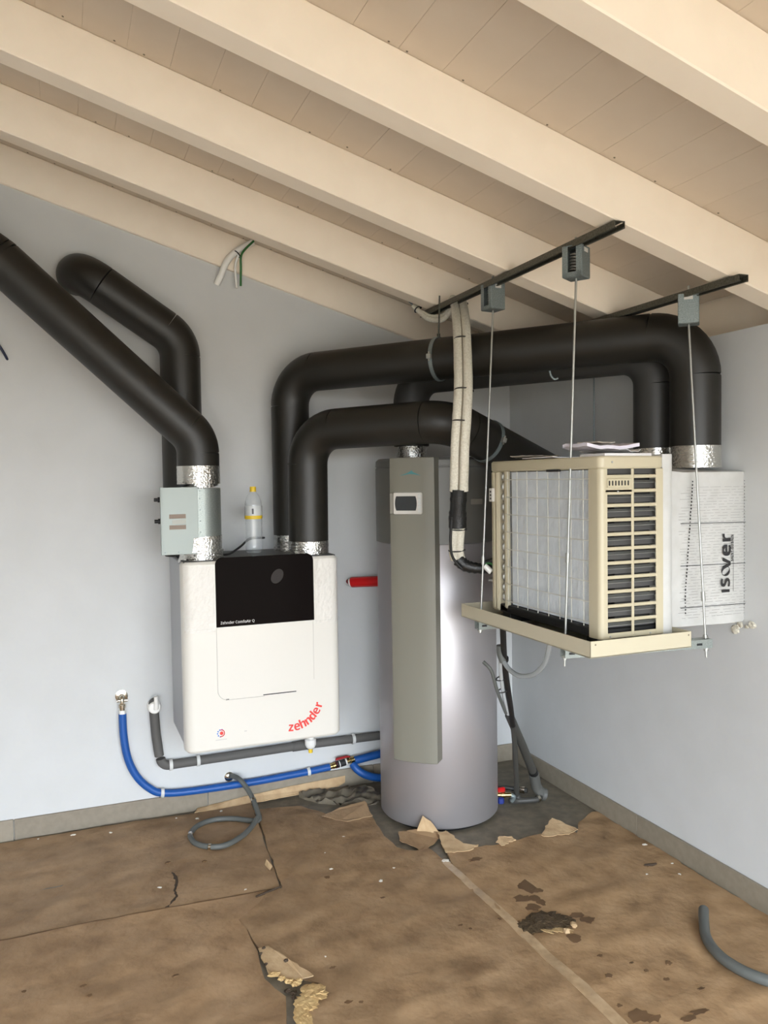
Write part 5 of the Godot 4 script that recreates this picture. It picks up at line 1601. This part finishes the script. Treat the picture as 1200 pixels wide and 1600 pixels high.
func mud() -> void:
	var st := tool()
	for q in [[-0.81, 1.595, 0.08, 0.011, 0.058], [-0.875, 1.60, 0.045, 0.008, 0.04], [-0.745, 1.62, 0.04, 0.009, 0.04]]:
		lump(st, Vector3(q[0], 0.009, q[1]), Vector3(q[2], q[3], q[4]), q[0] * 40.0, 0.35, 30)
	tag(obj("mud_heap", st, M.mud), "dark clod of mud trodden into the brown paper right of the tape", "mud")
	st = tool()
	for k in 14:
		var x := -0.875 + k * 0.007
		bar(st, Vector3(x, 0.010, 1.622 + k * 0.003 + rng.randf_range(-0.01, 0.012)), Vector3(x + rng.randf_range(0.02, 0.05), 0.012, 1.665 + k * 0.002 + rng.randf_range(-0.012, 0.012)), 0.004, 0.003)
	tag(obj("paper_fibres", st, M.straw), "frayed pale paper fibres along the front of the mud clod", "torn paper", "", "stuff")
	st = tool()
	lump(st, Vector3(-0.775, 0.014, 1.69), Vector3(0.014, 0.01, 0.014), 1.0)
	lump(st, Vector3(-0.728, 0.014, 1.665), Vector3(0.012, 0.009, 0.016), 3.0)
	tag(obj("pebbles", st, M.card_pale), "two small pale lumps at the front edge of the mud clod", "debris")
	# splashes, each with its own outline
	var big := [[-0.735, 1.345, 0.032, 1.6], [-0.712, 1.385, 0.026, 0.7], [-0.80, 1.42, 0.038, 0.7], [-0.755, 1.435, 0.024, 1.0], [-0.795, 1.492, 0.032, 0.8], [-0.745, 1.468, 0.02, 1.2], [-0.67, 1.60, 0.028, 0.7], [-0.652, 1.645, 0.03, 0.8], [-0.775, 1.735, 0.026, 1.0], [-0.805, 1.05, 0.03, 0.5],
		[-0.83, 2.165, 0.034, 0.8], [-0.805, 2.20, 0.028, 1.0], [-0.708, 2.235, 0.026, 0.5], [-0.655, 2.22, 0.03, 0.4], [-0.90, 1.62, 0.022, 1.4]]
	st = tool()
	var k := 0
	for q in big:
		var bl := blot(q[0], q[1], q[2], k + 1.0, q[3])
		sheet(st, bl, 0.0, 0.0056 if q[0] > -0.93 else 0.0092, 0.03, WAVE, WAVE_F)
		k += 1
	for q in [[-0.628, 2.044], [-0.565, 2.133], [-0.564, 1.979], [-0.679, 1.93], [-0.662, 1.985], [-1.089, 1.538], [-0.96, 1.523], [-1.624, 1.556], [-2.415, 1.333], [-2.397, 1.395], [-2.125, 1.401], [-2.595, 1.286], [-0.796, 1.795], [-1.635, 1.753], [-0.751, 1.855], [-0.797, 1.965], [-1.60, 1.77], [-0.90, 1.56], [-0.86, 2.10], [-1.11, 1.50], [-1.9, 0.60], [-2.05, 0.55], [-0.17, 1.39], [-1.45, 0.95], [-1.3, 1.2]]:
		sheet(st, blot(q[0], q[1], rng.randf_range(0.007, 0.014), k + 1.0, rng.randf_range(0.5, 1.0)), 0.0, 0.0056 if q[0] > -0.93 else 0.0092, 0.03, WAVE, WAVE_F)
		k += 1
	tag(obj("mud_splashes", st, M.stain_shade), "dark brown splashes of dried mud scattered over the floor paper", "mud", "", "stuff")

# ---------------------------------------------------------------- small things
func small_things() -> void:
	# bottle on the ventilation unit
	var at := Vector3(-1.567, 1.315, 0.22)
	var o := thing("water_bottle", at, "clear plastic water bottle with a yellow cap and label band, standing on the ventilation unit", "bottle")
	var st := tool()
	var prof := [Vector2(0, 0.006), Vector2(0.026, 0.0), Vector2(0.036, 0.006), Vector2(0.041, 0.02)]
	for k in 14:
		prof.append(Vector2(0.0415 - 0.0022 * (k % 2), 0.03 + k * 0.0115))
	prof.append_array([Vector2(0.0405, 0.19), Vector2(0.0415, 0.20), Vector2(0.0415, 0.235), Vector2(0.039, 0.252), Vector2(0.031, 0.275), Vector2(0.02, 0.292), Vector2(0.0135, 0.30), Vector2(0.0135, 0.312), Vector2(0, 0.312)])
	obj("body", lathe(st, at, prof, 28), mat(Color(0.93, 0.96, 0.97, 0.13), 0.04), o)
	obj("label", lathe(tool(), at, [Vector2(0.0418, 0.178), Vector2(0.0424, 0.18), Vector2(0.0424, 0.228), Vector2(0.0418, 0.23)], 28), mat(c8(220, 222, 220, 0.8), 0.3), o)
	obj("label_band", lathe(tool(), at, [Vector2(0.0418, 0.166), Vector2(0.0428, 0.168), Vector2(0.0428, 0.182), Vector2(0.0418, 0.184)], 28), M.yellow, o)
	st = tool()
	box(st, at + Vector3(-0.012, 0.204, 0.041), Vector3(0.009, 0.026, 0.002), 0.0005, Basis(Vector3.UP, -0.3))
	obj("label_print", st, M.hrv_top, o)
	st = tool()
	lathe(st, at, [Vector2(0.0165, 0.298), Vector2(0.0165, 0.302), Vector2(0.0155, 0.303), Vector2(0.0155, 0.32), Vector2(0.0135, 0.323), Vector2(0, 0.323)], 18)
	obj("cap", st, M.yellow, o)
	# black cable on the unit
	obj("cable_on_top", tube(tool(), curve([Vector3(-1.78, 1.335, 0.41), Vector3(-1.75, 1.325, 0.36), Vector3(-1.69, 1.322, 0.26), Vector3(-1.62, 1.345, 0.16), Vector3(-1.56, 1.375, 0.09), Vector3(-1.50, 1.375, 0.05), Vector3(-1.46, 1.37, -0.01)], 6), 0.0055, 8), M.rubber)
	tag(get_child(get_child_count() - 1), "black cable lying on top of the ventilation unit behind the bottle", "cable")
	# blue wire at the left edge of the picture
	obj("blue_wire", tube(tool(), curve([Vector3(-2.78, 2.52, 0.01), Vector3(-2.71, 2.36, 0.03), Vector3(-2.665, 2.275, 0.02), Vector3(-2.645, 2.235, -0.01)], 5), 0.006, 8), mat(c8(40, 48, 72), 0.5))
	tag(get_child(get_child_count() - 1), "short dark blue wire on the wall under the slanting duct, at the picture edge", "cable")
	# dark stick on the joint of the papers
	st = tool()
	tube(st, [Vector3(-1.76, 0.010, 0.99), Vector3(-1.70, 0.012, 0.972), Vector3(-1.645, 0.010, 0.948)], [0.004, 0.005, 0.003], 6)
	tag(obj("dark_twig", st, M.stain_dark), "dark twig lying on the joint of the floor papers near the middle", "twig")
	st = tool()
	tube(st, [Vector3(-0.178, 0.01, 1.385), Vector3(-0.15, 0.011, 1.40), Vector3(-0.125, 0.01, 1.396)], [0.004, 0.007, 0.004], 6)
	tag(obj("dark_crumb", st, M.stain_dark), "dark curved crumb on the floor paper near the right wall", "debris")
	# crack through the back left sheet
	st = tool()
	sheet(st, ragged([Vector2(-2.046, 0.644), Vector2(-2.036, 0.66), Vector2(-2.030, 0.735), Vector2(-2.050, 0.80), Vector2(-2.048, 0.865), Vector2(-2.10, 0.94), Vector2(-2.108, 0.942), Vector2(-2.057, 0.862), Vector2(-2.058, 0.80), Vector2(-2.041, 0.73)], 0.014, 0.006, 3.0), 0.0, 0.0055, 0.03, WAVE, WAVE_F)
	tag(obj("paper_tear", st, M.stain_dark), "ragged dark tear in the back left floor paper", "tear")
	# brown fleck curled up on the paper
	st = tool()
	scrap(st, [Vector2(-1.668, 0.75), Vector2(-1.658, 0.74), Vector2(-1.645, 0.79), Vector2(-1.657, 0.80)], [0.012, 0.03, 0.02, 0.01])
	tag(obj("torn_flap", st, M.card_pale), "tiny pale curled scrap on the joint left of the tank", "torn paper")
	# loose pale chips, alike
	var chips := [
		[-0.937, 1.018, "brightest white plaster chip at the head of the tape strip"],
		[-0.05, 1.229, "white plaster chip nearest the right skirting, farthest from the camera"],
		[-0.06, 1.419, "white plaster chip against the right skirting beside the dark curved crumb"],
		[-0.097, 1.505, "white plaster chip near the right skirting, closest of that row to the camera"],
		[-2.582, 0.06, "white plaster chip by the back skirting at the left picture edge"],
		[-2.428, 0.08, "white plaster chip by the back skirting, second from the left picture edge"],
		[-2.107, 0.759, "white plaster chip just left of the dark tear in the floor paper"],
		[-1.392, 0.735, "white plaster chip on the middle paper, left one of the scattered four"],
		[-1.86, 0.129, "white plaster chip between the hose loop and the back skirting, left one"],
		[-1.734, 0.085, "white plaster chip between the hose loop and the paper strip, right one"],
		[-1.954, 0.081, "white plaster chip by the back skirting under the blue pipe's bend"],
		[-0.22, 1.452, "small white plaster chip on the right paper, left of the dark curved crumb"],
		[-1.628, 1.49, "white plaster chip to the right of the hole in the floor paper"],
		[-1.786, 0.914, "white plaster chip beside the dark twig on the paper joint"],
		[-1.414, 0.887, "white plaster chip on the middle paper, nearest to the dark twig's right"],
		[-1.262, 0.609, "white plaster chip on the middle paper below the curled corner"],
		[-1.167, 0.987, "white plaster chip on the middle paper, left of the tape's head"],
		[-1.257, 1.068, "white plaster chip in the middle of the large middle paper"],
		[-2.264, 0.126, "white plaster chip by the back skirting, third from the left picture edge"]]
	var first: MeshInstance3D = null
	for q in chips:
		var s: float = 0.02 if q[0] == -0.937 else rng.randf_range(0.006, 0.012)
		if first == null:
			st = tool()
			lump(st, Vector3.ZERO, Vector3(1, 0.3, 0.7), 4.0, 0.4, 8)
			first = obj("plaster_chip", st, M.chip)
			tag(first, "", "chip", "white chips scattered on the floor")
		var c: MeshInstance3D = first if q == chips[0] else first.duplicate()
		if c != first:
			c.name = numbered("plaster_chip", self)
			add_child(c, true)
		c.transform = Transform3D(Basis(Vector3.UP, rng.randf_range(0, TAU)).scaled(Vector3.ONE * s), Vector3(q[0], 0.0085 + s * 0.1, q[1]))
		c.set_meta("label", q[2])
